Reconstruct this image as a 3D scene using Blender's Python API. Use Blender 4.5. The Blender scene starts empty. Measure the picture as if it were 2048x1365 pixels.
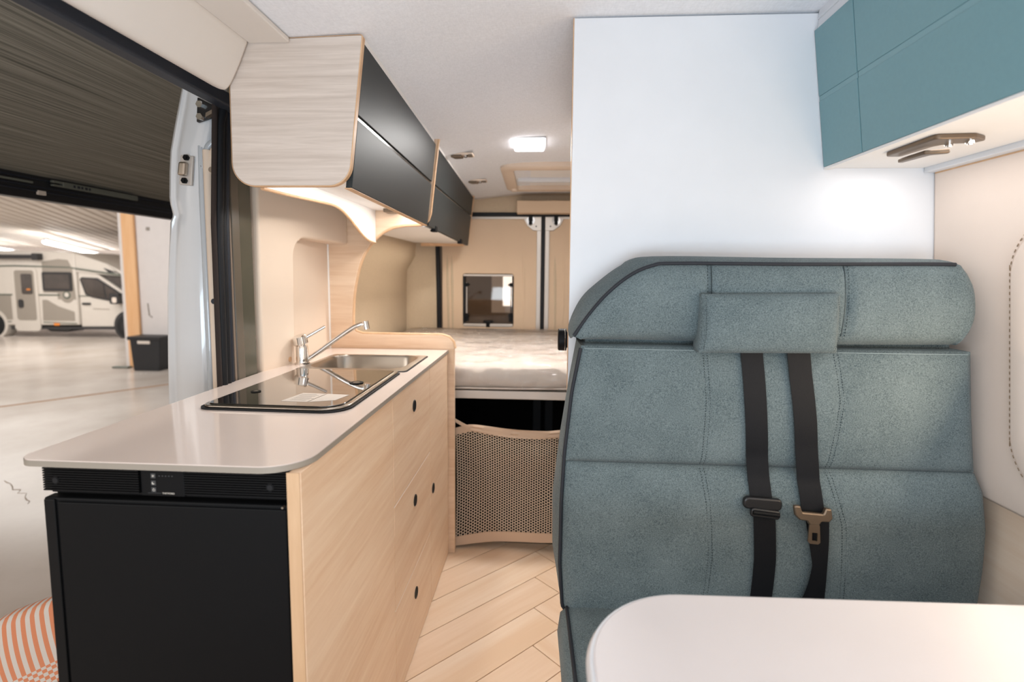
import bpy, bmesh, math, random
from mathutils import Vector, Matrix
random.seed(7)
SC = bpy.context.scene
COL = SC.collection

# ------------------------------------------------------------------ camera, world, exposure
ROWS = ((0.99809669, 0.01397427, -0.06006422), (0.06113573, -0.09647982, 0.99345562), (0.00808783, -0.99523684, -0.09715052))
cam_d = bpy.data.cameras.new('camera'); cam = bpy.data.objects.new('camera', cam_d); COL.objects.link(cam)
Rm = Matrix(((ROWS[0][0], -ROWS[0][1], -ROWS[0][2]), (ROWS[1][0], -ROWS[1][1], -ROWS[1][2]), (ROWS[2][0], -ROWS[2][1], -ROWS[2][2])))
cam.matrix_world = Matrix.Translation((0, 0, 1.22)) @ Rm.to_4x4()
cam_d.sensor_width = 36.0; cam_d.sensor_fit = 'HORIZONTAL'; cam_d.lens = 1040 / 2048 * 36
cam_d.shift_x = 0.0; cam_d.shift_y = -32.5 / 2048
cam_d.clip_start = 0.05; cam_d.clip_end = 200
cam_d.dof.use_dof = True; cam_d.dof.focus_distance = 1.35; cam_d.dof.aperture_fstop = 2.4
SC.camera = cam

SC.view_settings.view_transform = 'Standard'; SC.view_settings.look = 'None'
SC.view_settings.gamma = 1.0; SC.view_settings.use_curve_mapping = False
SC.view_settings.exposure = 0.0

world = bpy.data.worlds.new('world'); SC.world = world; world.use_nodes = True
wb = world.node_tree.nodes['Background']
wb.inputs['Color'].default_value = (1.0, 0.88, 0.78, 1); wb.inputs['Strength'].default_value = 1.12

def area(name, loc, rot, sx, sy, power, color):
    l = bpy.data.lights.new(name, 'AREA'); l.shape = 'RECTANGLE'; l.size = sx; l.size_y = sy
    l.energy = power; l.color = color
    o = bpy.data.objects.new(name, l); COL.objects.link(o); o.location = loc; o.rotation_euler = rot
    return o
WARM = (1.0, 0.97, 0.94)
WARM2 = (1.0, 0.98, 0.97)
WARM3 = (1.0, 0.91, 0.79)
# strips the van has: under both overhead cabinets, the rear ceiling lamp; then two added fills
area('strip_light_kitchen', (-0.545, 1.72, 1.472), (0, math.radians(8), 0), 0.05, 0.80, 3.3, WARM)
area('strip_light_bed', (-0.66, 2.78, 1.400), (0, 0, 0), 0.03, 1.0, 2.3, WARM3)
area('strip_light_dinette', (0.80, 0.85, 1.478), (0, 0, 0), 0.10, 0.9, 1.4, WARM2)
area('dash_bounce_fill', (-0.05, -0.75, 0.85), (math.radians(148), 0, 0), 1.5, 0.6, 33.0, (0.68, 0.85, 1.0))  # unseen lamp added at dash height, aimed up to brighten the ceiling
area('warm_side_fill', (0.96, 0.78, 1.06), (0, math.radians(112), 0), 0.5, 0.6, 5.0, (1.0, 0.78, 0.54))  # warm fill added at the right window, tilted up and tinted for the seat
# unseen lamps added to brighten the sliding door edge and the partition wall
area('door_edge_fill', (-5.5, -4.0, 3.2), (math.radians(35), 0, math.radians(-50)), 4.0, 2.0, 190.0, (1.0, 0.98, 0.96))
area('partition_fill', (-7.5, 5.5, 3.0), (math.radians(62), 0, 0), 4.0, 1.5, 260.0, (0.92, 0.97, 1.0))

# ------------------------------------------------------------------ helpers
ORG = {}
def lin(c):
    out = []
    for v in c[:3]:
        v = v / 255.0
        out.append(v / 12.92 if v <= 0.04045 else ((v + 0.055) / 1.055) ** 2.4)
    return (*out, 1.0)

def rr(x0, y0, x1, y1, r, n=6):
    rs = r if isinstance(r, (tuple, list)) else (r, r, r, r)
    return rpoly([(x0, y0), (x1, y0), (x1, y1), (x0, y1)], rs, n)

def rpoly(pts, rads, n=6):
    if not isinstance(rads, (tuple, list)): rads = [rads] * len(pts)
    out = []; N = len(pts)
    for i in range(N):
        p = Vector(pts[i]); a = Vector(pts[i - 1]) - p; b = Vector(pts[(i + 1) % N]) - p
        r = rads[i]
        if r <= 1e-6: out.append((p.x, p.y)); continue
        a.normalize(); b.normalize()
        ang = a.angle(b); t = r / math.tan(ang / 2)
        c = p + (a + b).normalized() * (r / math.sin(ang / 2))
        s = p + a * t - c; e = p + b * t - c
        a0 = math.atan2(s.y, s.x); a1 = math.atan2(e.y, e.x); d = a1 - a0
        while d > math.pi: d -= 2 * math.pi
        while d < -math.pi: d += 2 * math.pi
        for k in range(n + 1):
            q = a0 + d * k / n
            out.append((c.x + r * math.cos(q), c.y + r * math.sin(q)))
    return out

def spline(pts, n=8):
    """Catmull-Rom through the points (any dimension)."""
    out = []; N = len(pts)
    for i in range(N - 1):
        p0 = pts[max(i - 1, 0)]; p1 = pts[i]; p2 = pts[i + 1]; p3 = pts[min(i + 2, N - 1)]
        for k in range(n):
            t = k / n
            out.append(tuple(0.5 * (2 * b + (c - a) * t + (2 * a - 5 * b + 4 * c - d) * t * t + (3 * b - a - 3 * c + d) * t ** 3)
                             for a, b, c, d in zip(p0, p1, p2, p3)))
    out.append(tuple(pts[-1])); return out

def resample(pts, n):
    ds = [0.0]
    for a, b in zip(pts, pts[1:]): ds.append(ds[-1] + (Vector(b) - Vector(a)).length)
    out = []; j = 0
    for k in range(n):
        t = ds[-1] * k / (n - 1)
        while j < len(ds) - 2 and ds[j + 1] < t: j += 1
        f = (t - ds[j]) / max(ds[j + 1] - ds[j], 1e-9)
        out.append(tuple(a + (b - a) * f for a, b in zip(pts[j], pts[j + 1])))
    return out

def interp(tab, z):
    """tab sorted by key; linear."""
    if z <= tab[0][0]: return tab[0][1]
    for (a, va), (b, vb) in zip(tab, tab[1:]):
        if z <= b: return va + (vb - va) * (z - a) / (b - a)
    return tab[-1][1]

class MB:
    def __init__(s): s.v = []; s.f = []
    def add(s, vs, fs):
        o = len(s.v); s.v += [tuple(p) for p in vs]; s.f += [tuple(i + o for i in f) for f in fs]; return s
    def box(s, x0, x1, y0, y1, z0, z1):
        return s.add([(x0, y0, z0), (x1, y0, z0), (x1, y1, z0), (x0, y1, z0), (x0, y0, z1), (x1, y0, z1), (x1, y1, z1), (x0, y1, z1)],
                     [(0, 3, 2, 1), (4, 5, 6, 7), (0, 1, 5, 4), (1, 2, 6, 5), (2, 3, 7, 6), (3, 0, 4, 7)])
    def prism(s, poly, ax, a0, a1):
        n = len(poly)
        P = {'x': lambda p, a: (a, p[0], p[1]), 'y': lambda p, a: (p[0], a, p[1]), 'z': lambda p, a: (p[0], p[1], a)}[ax]
        vs = [P(p, a0) for p in poly] + [P(p, a1) for p in poly]
        fs = [tuple(range(n))[::-1], tuple(range(n, 2 * n))] + [(i, (i + 1) % n, (i + 1) % n + n, i + n) for i in range(n)]
        return s.add(vs, fs)
    def slab(s, outer, holes, ax, a0, a1):
        """prism whose caps have holes (filled by a 2D curve)."""
        cu = bpy.data.curves.new('c', 'CURVE'); cu.dimensions = '2D'; cu.fill_mode = 'BOTH'; cu.extrude = abs(a1 - a0) / 2
        for lp in [outer] + list(holes):
            sp = cu.splines.new('POLY'); sp.points.add(len(lp) - 1); sp.use_cyclic_u = True
            for q, p in zip(sp.points, lp): q.co = (p[0], p[1], 0, 1)
        ob = bpy.data.objects.new('c', cu); me = bpy.data.meshes.new_from_object(ob)
        m = (a0 + a1) / 2
        P = {'x': lambda p: (p[2] + m, p[0], p[1]), 'y': lambda p: (p[0], p[2] + m, p[1]), 'z': lambda p: (p[0], p[1], p[2] + m)}[ax]
        s.add([P(v.co) for v in me.vertices], [tuple(p.vertices) for p in me.polygons])
        bpy.data.objects.remove(ob); bpy.data.curves.remove(cu); bpy.data.meshes.remove(me); return s
    def tube(s, path, r, n=8, closed=False, flat=None):
        N = len(path); vs = []; fs = []
        P = [Vector(p) for p in path]; up = None
        for i in range(N):
            if closed: t = P[(i + 1) % N] - P[i - 1]
            else: t = P[min(i + 1, N - 1)] - P[max(i - 1, 0)]
            t.normalize()
            if up is None:
                up = Vector((0, 0, 1)) if abs(t.z) < 0.9 else Vector((0, 1, 0))
            a = t.cross(up).normalized(); b = a.cross(t).normalized(); up = b
            ri = r[i] if isinstance(r, (list, tuple)) else r
            for k in range(n):
                q = 2 * math.pi * k / n
                vs.append(P[i] + a * (ri * math.cos(q)) + b * (ri * math.sin(q)))
        M_ = N if closed else N - 1
        for i in range(M_):
            for k in range(n):
                j = (i + 1) % N
                fs.append((i * n + k, i * n + (k + 1) % n, j * n + (k + 1) % n, j * n + k))
        if not closed: fs += [tuple(range(n))[::-1], tuple((N - 1) * n + k for k in range(n))]
        return s.add(vs, fs)
    def cyl(s, p0, p1, r0, n=16, r1=None):
        return s.tube([p0, p1], [r0, r0 if r1 is None else r1], n)
    def grid(s, fn, nu, nv, cu=False):
        vs = [fn(i / nu, j / nv) for j in range(nv + 1) for i in range(nu + 1)]
        W = nu + 1
        return s.add(vs, [(j * W + i, j * W + i + 1, (j + 1) * W + i + 1, (j + 1) * W + i) for j in range(nv) for i in range(nu)])
    def rows(s, R, closed=False):
        W = len(R[0]); vs = [p for r in R for p in r]; n = len(R)
        fs = [(j * W + i, j * W + i + 1, ((j + 1) % n) * W + i + 1, ((j + 1) % n) * W + i) for j in range(n if closed else n - 1) for i in range(W - 1)]
        return s.add(vs, fs)
    def build(s, name, mat, parent=None, smooth=None, bevel=0.0, seg=2, fn=None, org=None, weld=0.0):
        me = bpy.data.meshes.new(name)
        V = [fn(p) for p in s.v] if fn else s.v
        if parent is not None: o = ORG[parent.name]
        elif org is not None: o = Vector(org)
        else:
            xs = [p[0] for p in V]; ys = [p[1] for p in V]; zs = [p[2] for p in V]
            o = Vector(((min(xs) + max(xs)) / 2, (min(ys) + max(ys)) / 2, min(zs)))
        me.from_pydata([(p[0] - o.x, p[1] - o.y, p[2] - o.z) for p in V], [], s.f)
        bm = bmesh.new(); bm.from_mesh(me)
        bmesh.ops.remove_doubles(bm, verts=bm.verts, dist=max(weld, 1e-6))
        bmesh.ops.recalc_face_normals(bm, faces=bm.faces)
        bm.to_mesh(me); bm.free()
        if smooth is not None:
            for p in me.polygons: p.use_smooth = True
            me.set_sharp_from_angle(angle=math.radians(smooth))
        me.materials.append(mat)
        ob = bpy.data.objects.new(name, me); COL.objects.link(ob)
        ORG[ob.name] = o
        if parent is not None: ob.parent = parent
        else: ob.location = o
        if bevel:
            b = ob.modifiers.new('bevel', 'BEVEL'); b.width = bevel; b.segments = seg; b.limit_method = 'ANGLE'; b.angle_limit = math.radians(40)
        return ob

def thing(name, loc, label, cat, group=None):
    o = bpy.data.objects.new(name, None); COL.objects.link(o); o.location = loc; o.empty_display_size = 0.1
    ORG[o.name] = Vector(loc); o['label'] = label; o['category'] = cat
    if group: o['group'] = group
    return o
def tag(o, label, cat, group=None, kind=None):
    o['label'] = label; o['category'] = cat
    if group: o['group'] = group
    if kind: o['kind'] = kind
    return o
def struct(o, label=None, cat=None):
    o['kind'] = 'structure'
    if label: o['label'] = label
    if cat: o['category'] = cat
    return o

# ------------------------------------------------------------------ materials
def new_mat(name):
    m = bpy.data.materials.new(name); m.use_nodes = True
    return m, m.node_tree, m.node_tree.nodes['Principled BSDF']
def plain(name, c, rough=0.5, metal=0.0, spec=0.5, bump=0.0, bscale=300, var=0.0, vscale=8, coat=0.0, emit=None, estr=0.0):
    m, nt, b = new_mat(name)
    b.inputs['Base Color'].default_value = lin(c); b.inputs['Roughness'].default_value = rough
    b.inputs['Metallic'].default_value = metal; b.inputs['Specular IOR Level'].default_value = spec
    b.inputs['Coat Weight'].default_value = coat
    tc = nt.nodes.new('ShaderNodeTexCoord')
    n = nt.nodes.new('ShaderNodeTexNoise'); n.inputs['Scale'].default_value = vscale; n.inputs['Detail'].default_value = 4
    nt.links.new(tc.outputs['Object'], n.inputs['Vector'])
    r = nt.nodes.new('ShaderNodeValToRGB')
    a = lin(c); d = max(var, 0.015)
    r.color_ramp.elements[0].position = 0.3; r.color_ramp.elements[1].position = 0.7
    r.color_ramp.elements[0].color = tuple(max(0, x * (1 - d)) for x in a[:3]) + (1,)
    r.color_ramp.elements[1].color = tuple(min(1, x * (1 + d)) for x in a[:3]) + (1,)
    nt.links.new(n.outputs['Fac'], r.inputs['Fac']); nt.links.new(r.outputs['Color'], b.inputs['Base Color'])
    if bump:
        n2 = nt.nodes.new('ShaderNodeTexNoise'); n2.inputs['Scale'].default_value = bscale; n2.inputs['Detail'].default_value = 2
        nt.links.new(tc.outputs['Object'], n2.inputs['Vector'])
        bp = nt.nodes.new('ShaderNodeBump'); bp.inputs['Strength'].default_value = bump; bp.inputs['Distance'].default_value = 0.001
        nt.links.new(n2.outputs['Fac'], bp.inputs['Height']); nt.links.new(bp.outputs['Normal'], b.inputs['Normal'])
    if emit:
        b.inputs['Emission Color'].default_value = lin(emit); b.inputs['Emission Strength'].default_value = estr
    return m
def wood(name, c1, c2, scale=(50, 2.5, 50), rough=0.42, spec=0.4, broad=0.5, rot=(0, 0, 0), coords='Object'):
    """grain runs along the axis with the small scale."""
    m, nt, b = new_mat(name)
    tc = nt.nodes.new('ShaderNodeTexCoord'); mp = nt.nodes.new('ShaderNodeMapping'); mp.inputs['Scale'].default_value = scale
    mp0 = nt.nodes.new('ShaderNodeMapping'); mp0.inputs['Rotation'].default_value = rot
    nt.links.new(tc.outputs[coords], mp0.inputs['Vector']); nt.links.new(mp0.outputs['Vector'], mp.inputs['Vector'])
    n = nt.nodes.new('ShaderNodeTexNoise'); n.inputs['Scale'].default_value = 1.6; n.inputs['Detail'].default_value = 7; n.inputs['Roughness'].default_value = 0.62; n.inputs['Distortion'].default_value = 0.35
    nt.links.new(mp.outputs['Vector'], n.inputs['Vector'])
    mp2 = nt.nodes.new('ShaderNodeMapping'); mp2.inputs['Scale'].default_value = tuple(x * 0.22 for x in scale)
    nt.links.new(mp0.outputs['Vector'], mp2.inputs['Vector'])
    n2 = nt.nodes.new('ShaderNodeTexNoise'); n2.inputs['Scale'].default_value = 1.3; n2.inputs['Detail'].default_value = 3; n2.inputs['Distortion'].default_value = 0.8
    nt.links.new(mp2.outputs['Vector'], n2.inputs['Vector'])
    mx = nt.nodes.new('ShaderNodeMix'); mx.data_type = 'FLOAT'; mx.inputs['Factor'].default_value = broad
    nt.links.new(n.outputs['Fac'], mx.inputs['A']); nt.links.new(n2.outputs['Fac'], mx.inputs['B'])
    r = nt.nodes.new('ShaderNodeValToRGB'); r.color_ramp.elements[0].position = 0.36; r.color_ramp.elements[1].position = 0.66
    r.color_ramp.elements[0].color = lin(c1); r.color_ramp.elements[1].color = lin(c2)
    nt.links.new(mx.outputs['Result'], r.inputs['Fac']); nt.links.new(r.outputs['Color'], b.inputs['Base Color'])
    b.inputs['Roughness'].default_value = rough; b.inputs['Specular IOR Level'].default_value = spec
    bp = nt.nodes.new('ShaderNodeBump'); bp.inputs['Strength'].default_value = 0.12; bp.inputs['Distance'].default_value = 0.001
    nt.links.new(n.outputs['Fac'], bp.inputs['Height']); nt.links.new(bp.outputs['Normal'], b.inputs['Normal'])
    return m
def fabric(name, c1, c2, scale=420, bump=0.5, rough=0.95, patch=9):
    m, nt, b = new_mat(name)
    tc = nt.nodes.new('ShaderNodeTexCoord')
    n = nt.nodes.new('ShaderNodeTexNoise'); n.inputs['Scale'].default_value = scale; n.inputs['Detail'].default_value = 3; n.inputs['Roughness'].default_value = 0.75
    n2 = nt.nodes.new('ShaderNodeTexNoise'); n2.inputs['Scale'].default_value = patch; n2.inputs['Detail'].default_value = 6
    for q in (n, n2): nt.links.new(tc.outputs['Object'], q.inputs['Vector'])
    mx = nt.nodes.new('ShaderNodeMix'); mx.data_type = 'FLOAT'; mx.inputs['Factor'].default_value = 0.2
    nt.links.new(n.outputs['Fac'], mx.inputs['A']); nt.links.new(n2.outputs['Fac'], mx.inputs['B'])
    r = nt.nodes.new('ShaderNodeValToRGB'); r.color_ramp.elements[0].position = 0.36; r.color_ramp.elements[1].position = 0.64
    r.color_ramp.elements[0].color = lin(c1); r.color_ramp.elements[1].color = lin(c2)
    nt.links.new(mx.outputs['Result'], r.inputs['Fac']); nt.links.new(r.outputs['Color'], b.inputs['Base Color'])
    b.inputs['Roughness'].default_value = rough; b.inputs['Specular IOR Level'].default_value = 0.15
    b.inputs['Sheen Weight'].default_value = 0.08; b.inputs['Sheen Roughness'].default_value = 0.5
    bp = nt.nodes.new('ShaderNodeBump'); bp.inputs['Strength'].default_value = bump; bp.inputs['Distance'].default_value = 0.0015
    nt.links.new(n.outputs['Fac'], bp.inputs['Height']); nt.links.new(bp.outputs['Normal'], b.inputs['Normal'])
    return m
def weave(name, c, rough=0.85, sc=(260, 70, 260), var=0.05, bump=0.35):
    """linen-like two-way weave."""
    m, nt, b = new_mat(name)
    tc = nt.nodes.new('ShaderNodeTexCoord'); outs = []
    for s3 in ((sc[0], sc[1], sc[2]), (sc[1], sc[0], sc[1])):
        mp = nt.nodes.new('ShaderNodeMapping'); mp.inputs['Scale'].default_value = s3
        nt.links.new(tc.outputs['Object'], mp.inputs['Vector'])
        n = nt.nodes.new('ShaderNodeTexNoise'); n.inputs['Scale'].default_value = 1.0; n.inputs['Detail'].default_value = 3
        nt.links.new(mp.outputs['Vector'], n.inputs['Vector']); outs.append(n)
    mx = nt.nodes.new('ShaderNodeMix'); mx.data_type = 'FLOAT'; mx.inputs['Factor'].default_value = 0.5
    nt.links.new(outs[0].outputs['Fac'], mx.inputs['A']); nt.links.new(outs[1].outputs['Fac'], mx.inputs['B'])
    r = nt.nodes.new('ShaderNodeValToRGB'); r.color_ramp.elements[0].position = 0.35; r.color_ramp.elements[1].position = 0.65
    a = lin(c)
    r.color_ramp.elements[0].color = tuple(x * (1 - var) for x in a[:3]) + (1,); r.color_ramp.elements[1].color = tuple(min(1, x * (1 + var)) for x in a[:3]) + (1,)
    nt.links.new(mx.outputs['Result'], r.inputs['Fac']); nt.links.new(r.outputs['Color'], b.inputs['Base Color'])
    b.inputs['Roughness'].default_value = rough; b.inputs['Specular IOR Level'].default_value = 0.25
    bp = nt.nodes.new('ShaderNodeBump'); bp.inputs['Strength'].default_value = bump; bp.inputs['Distance'].default_value = 0.0012
    nt.links.new(mx.outputs['Result'], bp.inputs['Height']); nt.links.new(bp.outputs['Normal'], b.inputs['Normal'])
    return m
def glassy(name, tint, opacity, rough=0.03):
    """thin pane: mostly see-through, tinted, with a mirror-like gloss."""
    m = bpy.data.materials.new(name); m.use_nodes = True; nt = m.node_tree; nt.nodes.clear()
    out = nt.nodes.new('ShaderNodeOutputMaterial'); tr = nt.nodes.new('ShaderNodeBsdfTransparent'); tr.inputs['Color'].default_value = lin(tint)
    gl = nt.nodes.new('ShaderNodeBsdfGlossy'); gl.inputs['Roughness'].default_value = rough; gl.inputs['Color'].default_value = (1, 1, 1, 1)
    fr = nt.nodes.new('ShaderNodeFresnel'); fr.inputs['IOR'].default_value = 1.45
    mt = nt.nodes.new('ShaderNodeMath'); mt.operation = 'MULTIPLY_ADD'; mt.inputs[1].default_value = 1.0; mt.inputs[2].default_value = opacity
    mx = nt.nodes.new('ShaderNodeMixShader')
    nt.links.new(fr.outputs[0], mt.inputs[0]); nt.links.new(mt.outputs[0], mx.inputs[0])
    nt.links.new(tr.outputs[0], mx.inputs[1]); nt.links.new(gl.outputs[0], mx.inputs[2]); nt.links.new(mx.outputs[0], out.inputs[0])
    return m, nt, gl

M = {}
M['oak_front'] = wood('oak_front', (228, 192, 158), (246, 219, 190), (46, 3.0, 46), rot=(0.0, 0, 0))
M['oak_edge'] = wood('oak_edge', (190, 152, 116), (214, 180, 144), (30, 30, 3), rough=0.5)
M['oak_panel'] = wood('oak_panel', (214, 180, 148), (233, 207, 180), (3.0, 46, 46))
M['oak_grey'] = wood('oak_grey', (192, 177, 165), (220, 207, 196), (2.6, 50, 60), broad=0.35)
M['oak_wall'] = wood('oak_wall', (240, 218, 196), (250, 234, 216), (46, 2.6, 46))
M['oak_lip'] = wood('oak_lip', (205, 162, 122), (222, 184, 146), (20, 20, 20))
M['plank'] = wood('plank', (238, 207, 174), (250, 227, 202), (34, 2.4, 34), rough=0.45, broad=0.6)
M['plank_b'] = wood('plank_b', (234, 202, 168), (248, 222, 196), (34, 2.4, 34), rough=0.45, broad=0.6)
M['groove'] = plain('groove', (150, 112, 80), 0.8)
M['counter'] = plain('counter', (228, 212, 202), 0.09, spec=0.6, var=0.01, vscale=3)
M['counter_edge'] = plain('counter_edge', (150, 141, 129), 0.5)
M['black'] = plain('black_plastic', (10, 11, 13), 0.55, spec=0.2)
M['black_soft'] = plain('black_soft', (11, 12, 14), 0.6, spec=0.16, bump=0.15, bscale=900)
M['rubber'] = plain('rubber', (16, 18, 22), 0.6, spec=0.35)
M['rail_black'] = plain('rail_black', (34, 40, 50), 0.5, spec=0.4)
M['dark_void'] = plain('unlit_dark', (24, 24, 26), 0.9, spec=0.1)  # near-black colour stands in for the missing light under the bed
M['anth'] = plain('anthracite_front', (35, 40, 41), 0.46, spec=0.32)
M['anth_band'] = plain('anthracite_band', (58, 55, 52), 0.2, spec=0.5)
M['teal'] = plain('teal_front', (114, 153, 160), 0.36, spec=0.45, var=0.02, vscale=120)
M['teal_band'] = plain('teal_band', (118, 157, 164), 0.16, spec=0.55)
M['teal_dark'] = plain('teal_gap', (24, 40, 46), 0.7)
M['white'] = plain('white_laminate', (226, 227, 230), 0.4, spec=0.4)
M['white_warm'] = plain('white_underside', (244, 240, 236), 0.5, spec=0.3)
M['table'] = plain('table_laminate', (222, 216, 216), 0.35, spec=0.4)
M['beige'] = plain('beige_wall', (226, 206, 186), 0.6, spec=0.25, var=0.012, vscale=4)
M['beige_cloth'] = plain('beige_soft_wall', (232, 216, 204), 0.75, spec=0.2, bump=0.25, bscale=700)
M['beige_trim'] = plain('beige_headliner', (224, 215, 206), 0.8, spec=0.2, bump=0.2, bscale=800)
M['beige_rear'] = plain('beige_rear_door', (214, 188, 160), 0.7, spec=0.2)
M['beige_dark'] = plain('beige_dark_line', (150, 130, 108), 0.8)  # darker beige of the floor crack and the window stitching
M['rear_textile'] = weave('rear_textile', (196, 176, 150))
M['ceiling'] = weave('ceiling_linen', (236, 236, 239))
M['seat'] = fabric('seat_fabric', (66, 79, 83), (118, 130, 132))
M['seat_side'] = fabric('seat_side_fabric', (112, 120, 118), (164, 168, 165))
M['piping'] = plain('piping', (26, 30, 38), 0.7)
M['thread'] = plain('stitch_thread', (40, 52, 56), 0.8)
M['thread_light'] = plain('light_thread', (150, 165, 168), 0.8)
M['belt'] = plain('belt_webbing', (10, 12, 17), 0.6, spec=0.25, bump=0.4, bscale=900)
M['buckle'] = plain('buckle_plastic', (24, 24, 26), 0.35, spec=0.5)
M['bronze'] = plain('bronze_metal', (120, 104, 88), 0.38, metal=0.7)
M['chrome'] = plain('chrome', (235, 232, 228), 0.06, metal=1.0)
M['steel'] = plain('brushed_steel', (176, 166, 154), 0.28, metal=1.0)
M['steel_dull'] = plain('dull_steel', (150, 140, 128), 0.45, metal=1.0)
M['alu'] = plain('aluminium', (196, 188, 180), 0.4, metal=0.3)
M['hob'] = plain('hob_glass', (20, 16, 12), 0.03, spec=1.0, coat=1.0)
M['label'] = plain('paper_label', (214, 202, 190), 0.6)
M['print_grey'] = plain('print_grey', (150, 140, 130), 0.7)
M['white_print'] = plain('white_print', (205, 200, 190), 0.6)
M['dim_print'] = plain('dim_print', (58, 60, 62), 0.6)
M['paint'] = plain('white_paint', (210, 211, 212), 0.18, spec=0.6, coat=0.6)
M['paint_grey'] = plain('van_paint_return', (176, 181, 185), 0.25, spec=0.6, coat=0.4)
M['olive'] = plain('pillar_panel', (98, 90, 78), 0.3, spec=0.5)
M['olive_dark'] = plain('pillar_panel_dark', (84, 82, 70), 0.2, spec=0.5)
M['brown_brush'] = plain('brush_seal', (44, 34, 30), 0.9, bump=0.5, bscale=500)
M['line_brown'] = plain('pillar_line', (128, 112, 98), 0.5)
M['awning_rail'] = plain('awning_rail', (28, 30, 34), 0.4, spec=0.4)
M['awning_leg'] = plain('awning_leg', (112, 116, 108), 0.45, metal=0.3)
M['net'] = plain('net_cord', (242, 222, 198), 0.8)
M['net_band'] = plain('net_band', (208, 182, 158), 0.8, bump=0.3, bscale=500)
M['mattress'] = plain('mattress_cover', (214, 204, 195), 0.8, var=0.03, vscale=5)
M['lamp'] = plain('lamp_diffuser', (255, 252, 246), 0.4, emit=(250, 250, 255), estr=6.0)
M['crate'] = plain('crate_plastic', (28, 29, 32), 0.5)
M['post'] = wood('post_wood', (226, 172, 122), (240, 196, 150), (9, 9, 0.7), rough=0.7)
M['wall_white'] = plain('hall_wall', (222, 214, 210), 0.8)
M['hall_sheet'] = plain('hall_sheet', (228, 220, 212), 0.55)
M['camper_white'] = plain('camper_white', (206, 199, 190), 0.3, spec=0.5)
M['camper_grey'] = plain('camper_grey', (150, 142, 132), 0.4)
M['camper_dark'] = plain('camper_dark', (44, 44, 46), 0.35)
M['camper_stripe'] = plain('camper_stripe', (92, 98, 88), 0.4)
M['camper_glass'] = plain('camper_glass', (56, 48, 44), 0.08, spec=0.8, var=0.4, vscale=2)
M['amber'] = plain('amber_lens', (232, 140, 60), 0.3)
M['tyre'] = plain('tyre', (22, 23, 25), 0.8)
M['tube'] = plain('tube_light', (255, 255, 255), 0.4, emit=(255, 252, 248), estr=26.0)
M['dark_plaster'] = plain('dark_plaster', (100, 88, 78), 0.9, var=0.15, vscale=3)
M['day_pane'] = plain('day_pane', (255, 255, 255), 0.4, emit=(240, 246, 255), estr=2.2)
M['chair_black'] = plain('chair_black', (26, 27, 30), 0.7)

m, nt, gl = glassy('tinted_pane', (226, 214, 202), 0.0); M['pane'] = m
# plastic film: see-through with crumpled glossy relief
m, nt, gl = glassy('plastic_film', (252, 250, 248), 0.03, 0.12); M['film'] = m
tc = nt.nodes.new('ShaderNodeTexCoord')
n = nt.nodes.new('ShaderNodeTexNoise'); n.inputs['Scale'].default_value = 16; n.inputs['Detail'].default_value = 5; n.inputs['Distortion'].default_value = 2.2
bp = nt.nodes.new('ShaderNodeBump'); bp.inputs['Strength'].default_value = 1.0; bp.inputs['Distance'].default_value = 0.03
nt.links.new(tc.outputs['Object'], n.inputs['Vector']); nt.links.new(n.outputs['Fac'], bp.inputs['Height']); nt.links.new(bp.outputs['Normal'], gl.inputs['Normal'])

def concrete():
    m, nt, b = new_mat('polished_concrete')
    tc = nt.nodes.new('ShaderNodeTexCoord')
    n = nt.nodes.new('ShaderNodeTexNoise'); n.inputs['Scale'].default_value = 0.7; n.inputs['Detail'].default_value = 8; n.inputs['Roughness'].default_value = 0.6
    nt.links.new(tc.outputs['Object'], n.inputs['Vector'])
    r = nt.nodes.new('ShaderNodeValToRGB'); r.color_ramp.elements[0].position = 0.3; r.color_ramp.elements[1].position = 0.7
    r.color_ramp.elements[0].color = lin((184, 172, 160)); r.color_ramp.elements[1].color = lin((206, 196, 188))
    nt.links.new(n.outputs['Fac'], r.inputs['Fac']); nt.links.new(r.outputs['Color'], b.inputs['Base Color'])
    r2 = nt.nodes.new('ShaderNodeMapRange'); r2.inputs['To Min'].default_value = 0.12; r2.inputs['To Max'].default_value = 0.34
    nt.links.new(n.outputs['Fac'], r2.inputs['Value']); nt.links.new(r2.outputs[0], b.inputs['Roughness'])
    b.inputs['Specular IOR Level'].default_value = 0.5
    return m
M['concrete'] = concrete()
def awning_cloth():
    m, nt, b = new_mat('awning_cloth')
    tc = nt.nodes.new('ShaderNodeTexCoord'); mp = nt.nodes.new('ShaderNodeMapping'); mp.inputs['Scale'].default_value = (110, 0.7, 0.0)
    nt.links.new(tc.outputs['Object'], mp.inputs['Vector'])
    n = nt.nodes.new('ShaderNodeTexNoise'); n.inputs['Scale'].default_value = 1.2; n.inputs['Detail'].default_value = 8; n.inputs['Roughness'].default_value = 0.75
    nt.links.new(mp.outputs['Vector'], n.inputs['Vector'])
    r = nt.nodes.new('ShaderNodeValToRGB'); r.color_ramp.elements[0].position = 0.34; r.color_ramp.elements[1].position = 0.7
    r.color_ramp.elements[0].color = lin((76, 76, 68)); r.color_ramp.elements[1].color = lin((176, 170, 156))
    nt.links.new(n.outputs['Fac'], r.inputs['Fac']); nt.links.new(r.outputs['Color'], b.inputs['Base Color'])
    b.inputs['Roughness'].default_value = 0.7
    return m
M['awning'] = awning_cloth()
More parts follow.
